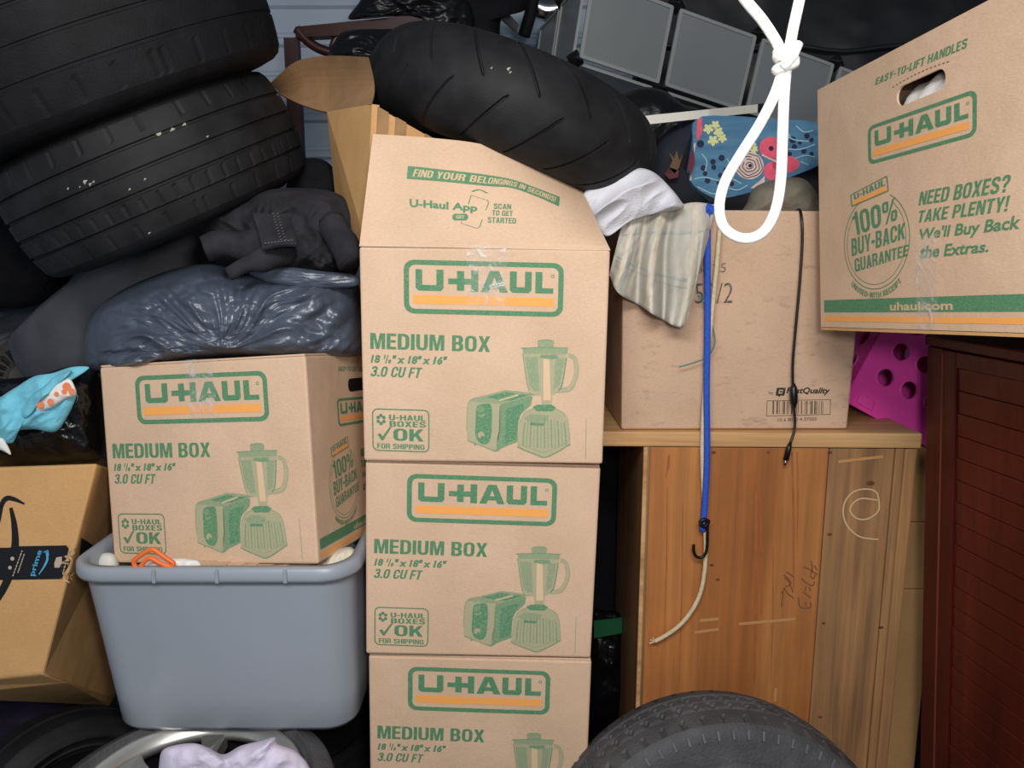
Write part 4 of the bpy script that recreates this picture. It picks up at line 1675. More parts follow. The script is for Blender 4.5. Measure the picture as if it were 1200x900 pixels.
AX2 = (AX * -.385 + AU * .92 + AD * -.41).normalized()
c2 = at(186, 203, 1.76)
c1 = c2 + AX2 * .295 + AX * .005
t1 = thing('tyre', 'large black car tyre at top left, uppermost of the leaning tyres', 'tyre', c1 - Vector((0, 0, .36)), 'car tyres heaped at top left')
tyre(t1, c1, (AX * -.35 + AU * .93 + AD * -.46), .375, .315, .21, [(-.075, .006), (-.02, .005), (.035, .005)], .0022, [(-.13, -.09, 7, 0, 0)], mats=('rubber_dark', 'rubber_dark'), crown=.014)
t2 = thing('tyre', 'black car tyre with four grooves lying tilted under the topmost tyre', 'tyre', c2 - Vector((0, 0, .33)), 'car tyres heaped at top left')
tr2 = tyre(t2, c2, AX2, .318, .232, .19, [(-.062, .0055), (-.024, .0055), (.014, .0055), (.056, .005)], .005,
     [(-.1, -.07, 9, 0, 0), (.07, .1, 9, 3, 0), (-.055, -.03, 5, 1, 0)], mats=('rubber', 'rubber'), crown=.014, nseg=300, sd=.35)
flecks(tr2, [(100, 213, .007), (106, 216, .005), (110, 213, .004), (80, 221, .004), (186, 156, .010), (202, 152, .007), (216, 146, .006), (152, 222, .004), (170, 210, .004), (175, 273, .004), (94, 219, .003), (243, 160, .004)], t2)
c3 = at(172, 352, 2.30)
t3 = thing('bald_tyre', 'worn smooth dark grey tyre leaning behind the blue-grey bag', 'tyre', c3 - Vector((0, 0, .3)), 'car tyres heaped at top left')
tyre(t3, c3, (AX * -.56 + AU * .74 - AD * .33), .385, .27, .2, [], .002, (), mats=('rubber_smooth', 'rubber_smooth'), crown=.03)

# small wheel with slotted cover at left edge
cw = at(42, 448, 2.38)
tw_ = thing('slotted_wheel', 'dark wheel with a slotted grey cover at the left edge', 'wheel', cw - Vector((0, 0, .2)))
tyre(tw_, cw, (AX * .25 - AD * .95 + AU * .15), .225, .15, .135, [], .002, (), nseg=120, mats=('rubber_smooth', 'rubber_smooth'), crown=.02)
a_, u_, v_ = frame_of(AX * .25 - AD * .95 + AU * .15)
mb = MB()
N = 96
prof = [(.0, .075), (.05, .078), (.062, .072), (.066, .074), (.098, .068), (.104, .072), (.132, .06), (.137, .05), (.137, .0)]
vs = []
for j in range(N):
    th = 2 * math.pi * j / N
    for i, (r, x) in enumerate(prof):
        xx = x - (.012 if (i in (3, 4) and j % 4 < 2) else 0)
        vs.append(cw + a_ * xx + (u_ * math.cos(th) + v_ * math.sin(th)) * max(r, .0005))
k = len(prof)
fs = [(j * k + i, j * k + i + 1, ((j + 1) % N) * k + i + 1, ((j + 1) % N) * k + i) for j in range(N) for i in range(k - 1)]
mb.add(vs, fs)
mb.build('wheel_cover', 'cover_grey', tw_, fixn=True)
mb = MB()
for j in range(0, 24):
    th0, th1 = 2 * math.pi * (j * 4 + .05) / N, 2 * math.pi * (j * 4 + 1.2) / N
    q = [cw + a_ * .0722 + (u_ * math.cos(t) + v_ * math.sin(t)) * r for t, r in ((th0, .07), (th1, .07), (th1, .095), (th0, .095))]
    mb.slab(q, a_ * .001)
sl = mb.build('slot', 'rubber_dark', tw_, fixn=True)
sl['kind'] = 'stuff'

# truck tyre in front of the wooden cabinet
R5 = .36
c5 = Vector((.42, 1.352, .372))
t5 = thing('truck_tyre', 'dusty grey truck tyre leaning upright against the wooden cabinet', 'tyre', (c5.x, c5.y, 0))
tyre(t5, c5, (.05, -.978, .208), R5, .20, .21, [(-.036, .010), (.0, .008), (.034, .010)], .012, [(-.1, -.060, 6, 0, 0), (.060, .1, 6, 3, 0), (-.030, -.006, 5, 1, 90), (.006, .030, 5, 2, 90)],
     mats=('rubber_grey', 'rubber_grey'), crown=.010, ribs=(.0985, R5 - .034, 72, .016, .006), nseg=320, sd=.5)

# alloy wheel lying under the tote
c6 = Vector((-.60, 1.262, .545))
t6 = thing('alloy_wheel', 'silver alloy wheel with its tyre lying flat under the grey tote', 'wheel', (c6.x, c6.y, c6.z - .105))
ax6 = Vector((-.02, -.03, 1)).normalized()
tyre(t6, c6, ax6, .278, .205, .212, [(-.04, .008), (0, .008), (.04, .008)], .006, (), nseg=160, mats=('rubber_smooth', 'rubber_grey'), crown=.012)
a_, u_, v_ = frame_of(ax6)
CP = lambda r, th, x: c6 + a_ * x + (u_ * math.cos(th) + v_ * math.sin(th)) * r
mb = MB()
prof = [(.204, .085), (.213, .104), (.207, .110), (.200, .107), (.184, .094), (.180, .086), (.180, .076), (.20, .074)]
N, k = 96, len(prof)
vs = [CP(r, 2 * math.pi * j / N, x) for j in range(N) for r, x in prof]
fs = [(j * k + i, j * k + (i + 1) % k, ((j + 1) % N) * k + (i + 1) % k, ((j + 1) % N) * k + i) for j in range(N) for i in range(k)]
mb.add(vs, fs)
mb.build('rim', 'alloy', t6, smooth=True, fixn=True)
for s in range(7):
    th = R_(95 + 360 / 7 * s)
    mb = MB()
    pr = [(.03, .50, .066), (.07, .34, .074), (.12, .24, .080), (.16, .24, .084), (.188, .28, .090)]
    top = [CP(r, th - w_ * .5, x) for r, w_, x in pr] + [CP(r, th + w_ * .5, x) for r, w_, x in pr[::-1]]
    bot = [p - a_ * .035 for p in top]
    m_ = len(top)
    mb.add(top + bot, [tuple(range(m_)), tuple(range(2 * m_ - 1, m_ - 1, -1))] + [(i, (i + 1) % m_, m_ + (i + 1) % m_, m_ + i) for i in range(m_)])
    mb.build('spoke', 'alloy', t6, fixn=True, bevel=.004)
mb = MB()
mb.tube([c6 + a_ * .03, c6 + a_ * .070, c6 + a_ * .076], [.05, .05, .04], 32)
mb.build('hub', 'alloy', t6, smooth=False)
mb = MB()
mb.tube([c6 - a_ * .09, c6 - a_ * .08], [.171, .171], 48)
mb.build('backing_plate', 'rubber_dark', t6)
mb = MB()
mb.tube([c6 - a_ * .085, c6 + a_ * .070], [.1995, .1995], 64, cap=False)
mb.build('barrel', 'rubber_dark', t6, smooth=True)  # black colour stands in for the shade inside the rim

# tyres below: carry the tote and the wheel
for cx, cy, cz, rad, lab in ((-.60, 1.262, .334, .278, 'dark car tyre lying flat beneath the alloy wheel, below the frame'),
                             (-.60, 1.262, .117, .278, 'dark car tyre on the floor beneath the alloy wheel, lowest of its pile'),
                             (-.58, 1.79, .550, .24, 'dark car tyre lying flat under the back of the grey tote'),
                             (-.58, 1.79, .333, .24, 'dark car tyre in the middle of the pile under the back of the tote'),
                             (-.58, 1.79, .116, .24, 'dark car tyre on the floor under the back of the tote')):
    t = thing('stacked_tyre', lab, 'tyre', (cx, cy, cz - .109), 'tyres lying flat in piles')
    tyre(t, (cx, cy, cz), (0, 0, 1), rad, .215, .16, [(-.04, .008), (.04, .008)], .006, (), nseg=120, mats=('rubber_dark', 'rubber_dark'), crown=.012)
c8 = at(78, 968, 1.52)
t8 = thing('standing_tyre', 'dark tyre standing beneath the parcel carton beside the alloy wheel', 'tyre', (c8.x, c8.y, c8.z - .3))
tyre(t8, c8, (.75, -.55, .30), .25, .18, .16, [(-.04, .008), (.04, .008)], .006, (), nseg=140, mats=('rubber_dark', 'rubber'), crown=.02)
soft('purple_blanket', 'purple_dark', 'dark purple fabric bundle below the parcel carton, bottom left corner', 'blanket',
     [(-120, 806), (-40, 806), (30, 806), (80, 806), (90, 840), (50, 900), (30, 1000), (-120, 1000)], 1.80, .10, .10,
     lambda x, y, r: .014 * ridged(x * .012, y * .02, 3, 3, 2), None, 8, 26, 3.0)
soft('lavender_cloth', 'lavender_cloth', 'pale lavender cloth crumpled on the alloy wheel', 'cloth',
     [(186, 900), (190, 880), (206, 873), (228, 871), (244, 876), (262, 884), (282, 874), (306, 868), (322, 864), (326, 872), (346, 880), (362, 898),
      (372, 930), (330, 960), (230, 960), (184, 930)], 1.25, .05, .05,
     lambda x, y, r: .012 * ridged((x + y * .6) * .022, (y - x * .3) * .02, 7, 3, 2.0), (275, 910), 8, 34, 3.0)

# ------------------------------------------------------------------ motorcycle tyre over the carton
cm = at(601, 142, 1.76)
tm = thing('motorcycle_tyre', 'black motorcycle tyre resting across the open carton and raised flap', 'tyre', cm - Vector((0, 0, .25)))
axm = (AX * .34 + AU * .90 + AD * -.16).normalized()
a_, u_, v_ = frame_of(axm)
Rm, rm = .234, .100
mb = MB()
N, M = 200, 48


def moto(th, ph):
    """tread point; the mesh is sheared so that the curved grooves follow its rows"""
    dx = rm * 1.02 * math.sin(ph)
    dr = rm * .92 * math.cos(ph)
    g = 0.0
    t2 = th - .66 * abs(ph) * 2 * math.pi / 19
    if .12 < abs(ph) < 1.25:
        fr = (th * 19 / (2 * math.pi) + (0 if ph > 0 else .5)) % 1.0
        if fr < .045:
            g = .0055
    return cm + a_ * dx + (u_ * math.cos(t2) + v_ * math.sin(t2)) * (Rm + dr - g)


N, M = 760, 60
ph0 = 1.95
vs = [moto(2 * math.pi * j / N, -ph0 + 2 * ph0 * i / M) for j in range(N) for i in range(M + 1)]
k = M + 1
fs = [(j * k + i, j * k + i + 1, ((j + 1) % N) * k + i + 1, ((j + 1) % N) * k + i) for j in range(N) for i in range(M)]
mb.add(vs, fs)
trm = mb.build('tread', 'rubber', tm, smooth=False, fixn=False)
flecks(trm, [(576, 80, .0035), (596, 81, .006), (598, 85, .004)], tm)
for s in (-1, 1):
    mb = MB()
    e = [moto(2 * math.pi * j / 96, s * ph0) for j in range(96)]
    f_ = [cm + a_ * (s * rm * .55) + (u_ * math.cos(2 * math.pi * j / 96) + v_ * math.sin(2 * math.pi * j / 96)) * (Rm - rm * .75) for j in range(96)]
    g_ = [cm + a_ * (s * rm * .40) + (u_ * math.cos(2 * math.pi * j / 96) + v_ * math.sin(2 * math.pi * j / 96)) * (Rm - rm * .30) for j in range(96)]
    mb.add(e + f_ + g_, [(j, (j + 1) % 96, 96 + (j + 1) % 96, 96 + j) for j in range(96)] + [(96 + j, 96 + (j + 1) % 96, 192 + (j + 1) % 96, 192 + j) for j in range(96)])
    mb.build('bead', 'rubber', tm, smooth=True)

# ------------------------------------------------------------------ open carton behind
oc = thing('open_carton', 'open brown carton behind the raised printed flap, one flap spread left', 'box', at(440, 284, 1.62))
zc0 = 1.640
k0b, k0t = at(428, 283, 1.50), at(436, 122, 1.50)
lb, lt = at(398, 281, 1.72), at(383, 131, 1.70)
rb, rt = k0b + Vector((.30, .20, .0)), k0t + Vector((.30, .20, -.15))
bb_, bt_ = lb + (rb - k0b), lt + (rt - k0t) + Vector((0, 0, -.02))
TH = .005
mb = MB()
mb.slab([k0b, lb, lt, k0t], Vector((.012, .010, 0)))
mb.build('side_panel', 'kraft_warm', oc, fixn=True)
MB().slab([k0b, rb, rt, k0t], Vector((-.004, .006, 0))).build('front_panel', 'kraft_warm', oc, fixn=True)
MB().slab([lb, bb_, bt_, lt], Vector((.004, -.006, 0))).build('side_panel', 'kraft_warm', oc, fixn=True)
MB().slab([rb, bb_, bt_, rt], Vector((-.006, -.004, 0))).build('back_panel', 'kraft_warm', oc, fixn=True)
MB().slab([k0b, rb, bb_, lb], Vector((0, 0, .005))).build('bottom', 'kraft_warm', oc, fixn=True)
mb = MB()   # curled strips of brown tape on the front panel
for t0 in (.03, .13, .30):
    p0, p1 = k0b + (rb - k0b) * t0, k0t + (rt - k0t) * t0
    d = (rt - k0t) * .055
    mb.slab([p0, p0 + d, p1 + d, p1], Vector((.003, -.003, 0)))
mb.build('tape', 'kraft_inside', oc, fixn=True)


FH = [(435, 122, 1.50), (410, 127, 1.60), (383, 131, 1.71), (350, 121, 1.80), (320, 106, 1.88)]
FF = [(432, 67, 1.60), (405, 65.5, 1.70), (375, 66, 1.80), (345, 73, 1.87), (317, 97, 1.92)]
FHs, FFs = [spline([tuple(at(*p)) for p in q], 6) for q in (FH, FF)]


def cf(u, v):
    """flap of the open carton, spread to the left and curled over"""
    k = min(int(u * 24), 23)
    f = u * 24 - k
    a = FHs[k] * (1 - f) + FHs[k + 1] * f
    b = FFs[k] * (1 - f) + FFs[k + 1] * f
    return a + (b - a) * v + Vector((0, .05 * math.sin(v * math.pi), 0))


mb = MB()
mb.grid(cf, 24, 10)
mb.grid(lambda u, v: cf(u, v) + Vector((0, .005, -.002)), 24, 10, flip=True)
for e in (0, 1):
    mb.grid(lambda u, v: cf(u, e) + Vector((0, .005, -.002)) * v, 24, 1)
    mb.grid(lambda u, v: cf(e, u) + Vector((0, .005, -.002)) * v, 10, 1)
mb.build('flap', 'kraft_inside', oc, smooth=False, merge=True, fixn=True)

# ------------------------------------------------------------------ wooden cabinet
CW = Box((.292, 1.655, 0.0), pose(-1.5, 0, 0), .600, .46, 1.232)
wc = thing('wooden_cabinet', 'old pine cabinet with plank face standing behind the truck tyre', 'cabinet', CW.base())


def plank(name, x0, x1, z0, z1, y0, y1, mat, bev=.002):
    return MB().hexa(CW.hexa(x0, y0, z0, x1, y1, z1)).build(name, mat, wc, bevel=bev, fixn=True, loc=None)


# each board keeps its own grain
zt = CW.h
plank('top_board', -.098, CW.w + .006, zt - .034, zt, -.006, .46, 'pine_edge', .004)
plank('side_panel', 0, .018, 0, zt - .034, .0, .46, 'pine_shadow')
plank('stile', .0, .010, 0, zt - .036, -.004, .006, 'pine_edge')
plank('plank', .0115, .408, 0, zt - .036, .0, .018, 'pine')
plank('plank', .4098, .552, 0, zt - .036, .001, .018, 'pine_grey')
plank('stile', .5535, .572, 0, zt - .036, -.001, .018, 'pine_grey')
plank('corner_post', .573, .60, 0, zt - .036, -.003, .03, 'pine_grey', .004)
plank('side_panel', .582, .60, 0, zt - .034, .03, .46, 'pine_shadow')
plank('back_panel', .018, .582, 0, zt - .034, .45, .46, 'pine_shadow')
SC = Plane(CW.P(0, 0, 0), CW.P(1, 0, 0), CW.P(0, 0, 1))
cpx = lambda *p: SC.uv(*p)


def cw_stroke(name, paths, wd, mat, off=.0012):
    mb = MB()
    for p in paths:
        sp = spline(p, 6) if len(p) > 2 else p
        v2, f2 = stroke2d([cpx(*q) for q in sp], wd)
        put(mb, SC, v2, f2, None, off)
    return mb.build(name, mat, wc)


def hz(x, y):     # from the close look at the handwriting
    return (900 + x / 9.0, 640 + y / 9.0)


cw_stroke('handwriting', [[hz(*p) for p in s] for s in (
    [(135, 490), (155, 490), (150, 560), (140, 640)], [(150, 490), (170, 440)],
    [(170, 440), (200, 490), (270, 550)], [(165, 300), (200, 330), (240, 390), (180, 430)], [(190, 270), (235, 295), (270, 330)], [(175, 330), (215, 370), (262, 480)],
    [(318, 540), (340, 640), (440, 645), (450, 590)], [(390, 590), (405, 630)], [(365, 480), (410, 510), (450, 545)], [(430, 430), (450, 470)],
    [(350, 340), (410, 390), (470, 415), (490, 370)], [(400, 420), (390, 470)], [(440, 310), (480, 340), (495, 300)], [(370, 220), (430, 240), (520, 300)],
    [(450, 150), (465, 230), (450, 300)], [(490, 200), (510, 250)])], .0028, 'pencil')
cw_stroke('chalk_mark', [[(1029, 632), (1008, 629), (994, 618), (988, 603), (990, 588), (999, 577), (1012, 573), (1026, 576), (1030, 590), (1028, 600), (1016, 608), (1003, 607), (996, 598), (1000, 589), (1010, 584), (1028, 586)]], .0035, 'chalk')
for sc_ in ([(982, 541), (1008, 538), (1035, 535)], [(866, 731), (900, 728), (932, 725)], [(814, 741), (842, 737)], [(820, 727), (842, 725)], [(908, 822), (909, 806)]):
    cw_stroke('scuff_mark', [sc_], .007, 'scuff')
for x, y, r in ((1020, 566, .010), (972, 626, .006), (836, 530, .006), (834, 662, .006), (841, 679, .005), (965, 730, .005), (1032, 735, .007), (900, 530, .004), (972, 530, .006), (961, 840, .005)):
    u, v = cpx(x, y)
    mb = MB()
    put_poly(mb, SC, [circ(u, v, r * .9, 12, r * .5)], None, .0014)
    mb.build('wood_knot', 'knot', wc)
pbr('streak', (160, 94, 48), .6, var=.15, vscale=30)
for x0, x1, y0, y1, wd in ((886, 884, 560, 800, .009), (890, 892, 560, 720, .004), (928, 930, 530, 690, .006), (934, 934, 530, 640, .004), (784, 780, 532, 560, .006), (906, 903, 640, 800, .003), (782, 778, 570, 760, .003), (800, 796, 590, 800, .003)):
    mb = MB()
    put(mb, SC, *stroke2d([cpx(x0, y0), cpx((x0 + x1) / 2 + 1, (y0 + y1) / 2), cpx(x1, y1)], [wd * .6, wd, wd * .4]), None, .0010)
    mb.build('grain_streak', 'streak', wc)

# nail dots on left stile
# ------------------------------------------------------------------ carton on the cabinet
FQ = Box((.243, 1.664, 1.2335), pose(0.6, 0, 0), .505, .40, .475)
fqr = thing('supply_carton', 'pinkish brown carton with black print on the wooden cabinet', 'box', FQ.base())
mb = MB()
P = FQ.P
tw2 = .0085
bt4 = [P(0, 0, 0), P(.505, 0, 0), P(.505, .40, 0), P(0, .40, 0)]
tp4 = [P(-.009, -.012, .478), P(.508, -.012, .474), P(.508, .40, .475), P(-.009, .40, .475)]
mb.add(bt4 + tp4, [(3, 2, 1, 0), (0, 1, 5, 4), (1, 2, 6, 5), (2, 3, 7, 6), (3, 0, 4, 7), (4, 5, 6, 7)])
mb.build('body', 'kraft_grey', fqr, bevel=.005, fixn=True)
SF = Plane(bt4[0], bt4[1], tp4[0])
fz = lambda x, y: SF.uv(800 + x / 4.285, 290 + y / 4.285)
fqz = lambda *pp: [fz(*p) for p in pp]
mb = MB()
put_text(mb, SF, '50/2', fqz((62, 180), (255, 176), (250, 280), (62, 282)), -.005)
put_text(mb, SF, 'pc 25', fqz((70, 85), (218, 78), (216, 140), (70, 145)), -.005)
mb.build('count_lettering', 'grey_ink', fqr)
mb = MB()
put_text(mb, SF, 'FirstQuality', fqz((520, 702), (742, 703), (738, 742), (520, 742)), .03, .25)
put_text(mb, SF, 'by', fqz((432, 722), (456, 722), (456, 740), (432, 740)), 0)
nf = lambda pts: [fz(*p) for p in pts]
put_poly(mb, SF, [nf([(472, 704), (518, 704), (510, 744), (488, 744), (484, 752), (478, 744), (466, 744)]), nf([(484, 714), (504, 714), (500, 734), (480, 734)])])
put_poly(mb, SF, [nf([(488, 720), (500, 720), (498, 728), (487, 728)])])
fr = [(424, 770), (742, 764), (740, 838), (420, 846)]
put(mb, SF, *stroke2d(nf(fr), .0022, True))
rb_ = random.Random(11)
x = 452.0
while x < 715:
    wd = rb_.choice((2.5, 2.5, 4, 6))
    put_poly(mb, SF, [nf([(x, 771), (x + wd, 771), (x + wd - 1, 836), (x - 1, 836)])])
    x += wd + rb_.choice((4, 6, 9, 14))
put_text(mb, SF, '10 6 8030 4 37502', fqz((478, 858), (672, 852), (672, 868), (478, 874)), 0)
mb.build('maker_print', 'black_ink', fqr)

# ------------------------------------------------------------------ shirt hanging over the carton
def wr_sh(x, y, r):
    wx = x + 12 * noise.noise(Vector((x * .02, y * .02, 3)))
    return .034 * ridged((wx - .3 * y) * .010, (y + .75 * wx) * .019, 5, 2, 2.2)


sh = thing('shirt', 'pale grey plaid shirt hanging over the pinkish brown carton', 'clothes', at(775, 380, 1.63))
soft('bunched_cloth', 'shirt_white', None, None, [(681, 240), (684, 226), (696, 214), (716, 206), (734, 199), (752, 197), (768, 203), (784, 218), (797, 234), (800, 244), (770, 250),
     (738, 260), (712, 277), (698, 264), (688, 252)], 1.60, .040, .05, wr_sh, (752, 232), 10, 44, 3.0, parent=sh)


HTOP = spline([(729, 262), (746, 252), (768, 246), (792, 241), (815, 237), (839, 240)], 6)
HHEM = spline([(714, 322), (724, 343), (748, 357), (775, 374), (801, 383), (809, 352)], 6)


def hang(u, v):
    """u across, v downwards: soft folds that deepen towards the hem"""
    t = u * (len(HTOP) - 1)
    i = min(int(t), len(HTOP) - 2)
    f = t - i
    a = (HTOP[i][0] * (1 - f) + HTOP[i + 1][0] * f, HTOP[i][1] * (1 - f) + HTOP[i + 1][1] * f)
    b = (HHEM[i][0] * (1 - f) + HHEM[i + 1][0] * f, HHEM[i][1] * (1 - f) + HHEM[i + 1][1] * f)
    w_ = u + .05 * math.sin(3 * v + u * 4) * v
    x = a[0] + (b[0] - a[0]) * v + 5 * math.sin(v * 3.1) * math.sin(u * 9)
    y = a[1] + (b[1] - a[1]) * v
    g = lambda c, s_: math.exp(-((w_ - c) / s_) ** 2)
    fold = .030 * g(.16, .13) + .034 * g(.47, .085) + .020 * g(.66, .06) + .036 * g(.86, .10) - .016 * g(.575, .03) - .012 * g(.34, .05)
    fold *= (.30 + 1.35 * v ** .7)
    fold += .006 * noise.noise(Vector((u * 7 + 2 * v, v * 3, 1))) + .004 * noise.noise(Vector((u * 16, v * 9 + u * 5, 4)))
    return at(x, y, 1.626 + .010 * (1 - v) - .006 - fold)


mb = MB()
mb.grid(hang, 90, 40, flip=True)
mb.grid(lambda u, v: hang(u, v) + Vector((0, .003, 0)), 90, 40)
for e in (0, 1):
    mb.grid(lambda u, v: hang(u, e) + Vector((0, .003, 0)) * v, 90, 1)
    mb.grid(lambda u, v: hang(e, u) + Vector((0, .003, 0)) * v, 40, 1)
hb = mb.build('hanging_cloth', 'shirt_grey', sh, smooth=True, merge=True, fixn=True)
for nm, lines, mat in (('cream_stripe', [('u', .13, .03), ('u', .30, .022), ('u', .49, .03), ('u', .80, .03)], 'plaid_cream'),
                       ('teal_stripe', [('v', .24, .010), ('v', .62, .012), ('v', .68, .006), ('u', .21, .006)], 'plaid_teal')):
    mb = MB()
    for ax_, c0, hw in lines:
        if ax_ == 'u':
            mb.grid(lambda u, v: hang(c0 - hw + 2 * hw * u, .03 + .94 * v) + Vector((0, -.0014, 0)), 4, 40, flip=True)
        else:
            mb.grid(lambda u, v: hang(.02 + .96 * u, c0 - hw + 2 * hw * v) + Vector((0, -.0010, 0)), 90, 2, flip=True)
    mb.build(nm, mat, hb, smooth=True)

soft('olive_cloth', 'olive_cloth', 'olive grey cloth bundled at the back of the pinkish brown carton top', 'cloth',
     [(874, 256), (876, 236), (884, 220), (906, 211), (936, 208), (952, 218), (960, 236), (958, 256)], 1.80, .07, .08,
     lambda x, y, r: .012 * ridged(x * .02, y * .03, 4, 3, 2), None, 8, 26, 2.6)

# ------------------------------------------------------------------ floral bag
fb = thing('floral_bag', 'blue floral printed bag lying on the carton behind the white rope', 'bag', at(870, 235, 1.90))
YF = 1.84
fo = [(816, 139), (860, 136), (905, 140), (962, 146), (968, 186), (930, 206), (890, 222), (850, 232), (834, 231), (809, 211), (812, 170)]


def wr_fl(x, y, r):
    return .006 * noise.noise(Vector((x * .02, y * .03, 2)))


pf = [at(*p, YF) for p in fo]
SB = Plane(at(800, 240, YF), at(970, 240, YF + .03), at(800, 130, YF + .02))
pts2 = [SB.uv(*p) for p in fo]
fr_ = spline(pts2, 4, True)
vs, fs = fill([fr_])
mb = MB()
put(mb, SB, vs, fs, None, 0)
nb = len(fr_)
f3 = [SB.map(*p) for p in fr_]
b3 = [p + Vector((-.03, .16, -.01)) for p in f3]
mb.add(f3 + b3, [(i, (i + 1) % nb, nb + (i + 1) % nb, nb + i) for i in range(nb)])
mb.add(b3, [tuple(reversed(range(nb)))])
mb.build('body', 'floral_blue', fb, merge=True, fixn=True, bevel=0)
soft('dark_gusset', 'floral_dark', None, None, [(750, 232), (758, 196), (776, 160), (800, 142), (818, 138), (812, 176), (809, 212), (834, 232), (800, 246)], YF + .06, .05, .08,
     wr_fl, None, 6, 18, parent=fb)
fbz = lambda x, y: SB.uv(740 + x / 5.4545, 120 + y / 5.4545)
D = {}


def dec(nm, polys, off=.0012, mi=0):
    mb = MB()
    D.setdefault(nm, []).append(mb)
    put_poly(mb, SB, [[fbz(*p) for p in q] for q in polys], None, off, mi)


def flower(x, y, r, n=5):
    return [(x + r * (.55 + .45 * abs(math.cos(n * a / 2))) * math.cos(a + .3), y + r * (.55 + .45 * abs(math.cos(n * a / 2))) * math.sin(a + .3)) for a in [2 * math.pi * i / 40 for i in range(40)]]


dec('flower_pink', [circ(890, 290, 74, 24, 70)])
dec('flower_pink', [circ(985, 395, 88, 24, 55)])
dec('flower_pink', [circ(905, 440, 62, 20, 60)])
dec('flower_pink', [[(420, 100), (448, 100), (452, 180), (430, 240), (414, 240)]])
dec('flower_cream', [circ(752, 405, 92, 28, 88)])
dec('flower_cream', [[(820, 500), (850, 470), (850, 510), (780, 550), (760, 548)]])
for x, y, r in ((490, 170, 34), (535, 145, 30), (555, 190, 34), (580, 230, 30), (520, 245, 36)):
    dec('flower_yellow', [flower(x, y, r)])
for x, y, r in ((755, 260, 45), (720, 290, 30), (780, 300, 30)):
    dec('flower_yellow', [flower(x, y, r, 7)], .0008)
for x, y, r in ((458, 420, 18), (520, 380, 18), (575, 355, 20), (525, 415, 16), (470, 455, 15), (568, 468, 16), (485, 500, 18), (600, 430, 14), (640, 520, 16), (1030, 240, 22), (1120, 215, 18), (1040, 285, 18),
                (1100, 312, 17), (1150, 240, 14), (1010, 330, 15), (1150, 330, 14), (1075, 260, 12), (440, 265, 24), (555, 515, 12)):
    dec('navy_dot', [circ(x, y, r, 12)])
dec('navy_dot', [circ(890, 295, 16, 12)], .0024)
dec('navy_dot', [circ(756, 405, 12, 12)], .0024)


def dst(nm, pts, wd, off=.0018):
    mb = MB()
    D.setdefault(nm, []).append(mb)
    v2, f2 = stroke2d(spline(pts, 5), wd)
    put(mb, SB, [fbz(*p) for p in v2], f2, None, off)


for r in (22, 42, 62, 80):
    dst('rose_line', [(752 + r * (1 + .06 * math.sin(5 * a)) * math.cos(a), 405 + r * .95 * (1 + .06 * math.sin(5 * a + r)) * math.sin(a)) for a in [2 * math.pi * i / 24 + r for i in range(23)]], 5)
for p in ([(400, 490), (470, 480), (560, 500), (640, 490), (700, 520)], [(420, 540), (520, 585), (600, 560)], [(620, 550), (680, 560), (740, 530)], [(450, 330), (480, 380), (470, 440)],
          [(960, 200), (1040, 240), (1130, 250)], [(1000, 300), (1080, 300), (1170, 270)], [(1040, 360), (1110, 340), (1170, 350)], [(1050, 150), (1100, 190), (1160, 180)], [(610, 360), (640, 430), (650, 480)],
          [(980, 160), (1010, 220)], [(1080, 380), (1130, 400)]):
    dst('pale_sprig', p, 7)
dst('piping', [(405, 262), (392, 340), (385, 420), (376, 500)], 10)
dst('piping', [(830, 335), (880, 360), (930, 382)], 10)
for nm, mat in (('flower_pink', 'flower_pink'), ('flower_cream', 'flower_cream'), ('flower_yellow', 'flower_yellow'), ('navy_dot', 'flower_navy'),
                ('rose_line', 'flower_navy'), ('pale_sprig', 'leaf_pale'), ('piping', 'flower_cream')):
    for mb in D[nm]:
        mb.build(nm, mat, fb)
Yg = YF - .012
for pts, mi in (([(782, 202), (788, 188), (784, 178), (790, 186), (793, 176), (796, 188), (800, 180), (796, 196), (790, 204)], 1), ([(779, 204), (784, 196), (796, 200), (794, 208), (784, 210)], 0),
                ([(806, 198), (808, 184), (813, 172), (814, 190), (810, 206)], 0)):
    MB().add([at(x, y, Yg) for x, y in pts], [tuple(range(len(pts)))]).build('gusset_flower', ['flower_red', 'leaf_orange'][mi], fb)

# ------------------------------------------------------------------ white bar, cube shelves
mb = MB()
a0, a1 = at(726, 144, 1.74), at(888, 127, 1.96)
up = Vector((0, 0, .019))
dp = Vector((.01, .02, .004))
mid = a0 + (a1 - a0) * .62
bar = thing('white_bar', 'thin white metal bar sticking out above the floral bag', 'bar', a0)
MB().slab([a0 - up * .5, mid - up * .5, mid + up * .5, a0 + up * .5 - (a1 - a0).normalized() * .012], dp).build('bar', 'bar_white', bar, fixn=True)
MB().slab([mid - up * .5, a1 - up * .5, a1 + up * .5, mid + up * .5], dp).build('bar', 'bar_cream', bar, fixn=True)
d_ = (a1 - a0).normalized()
MB().slab([a1 - up * .55, a1 - up * .55 + d_ * .014, a1 + up * .55 + d_ * .014, a1 + up * .55], dp * 1.1).build('end_cap', 'black_plastic', bar, fixn=True)

K0 = at(674, 70, 2.30)
ex_ = (at(774, 103, 2.36) - K0)
ez_ = (at(690, -32, 2.26) - K0)
ey_ = (at(646, 93, 2.58) - K0)
cs = thing('cube_shelf', 'modular grey plastic panel cube shelf with black connectors behind', 'shelf', K0)


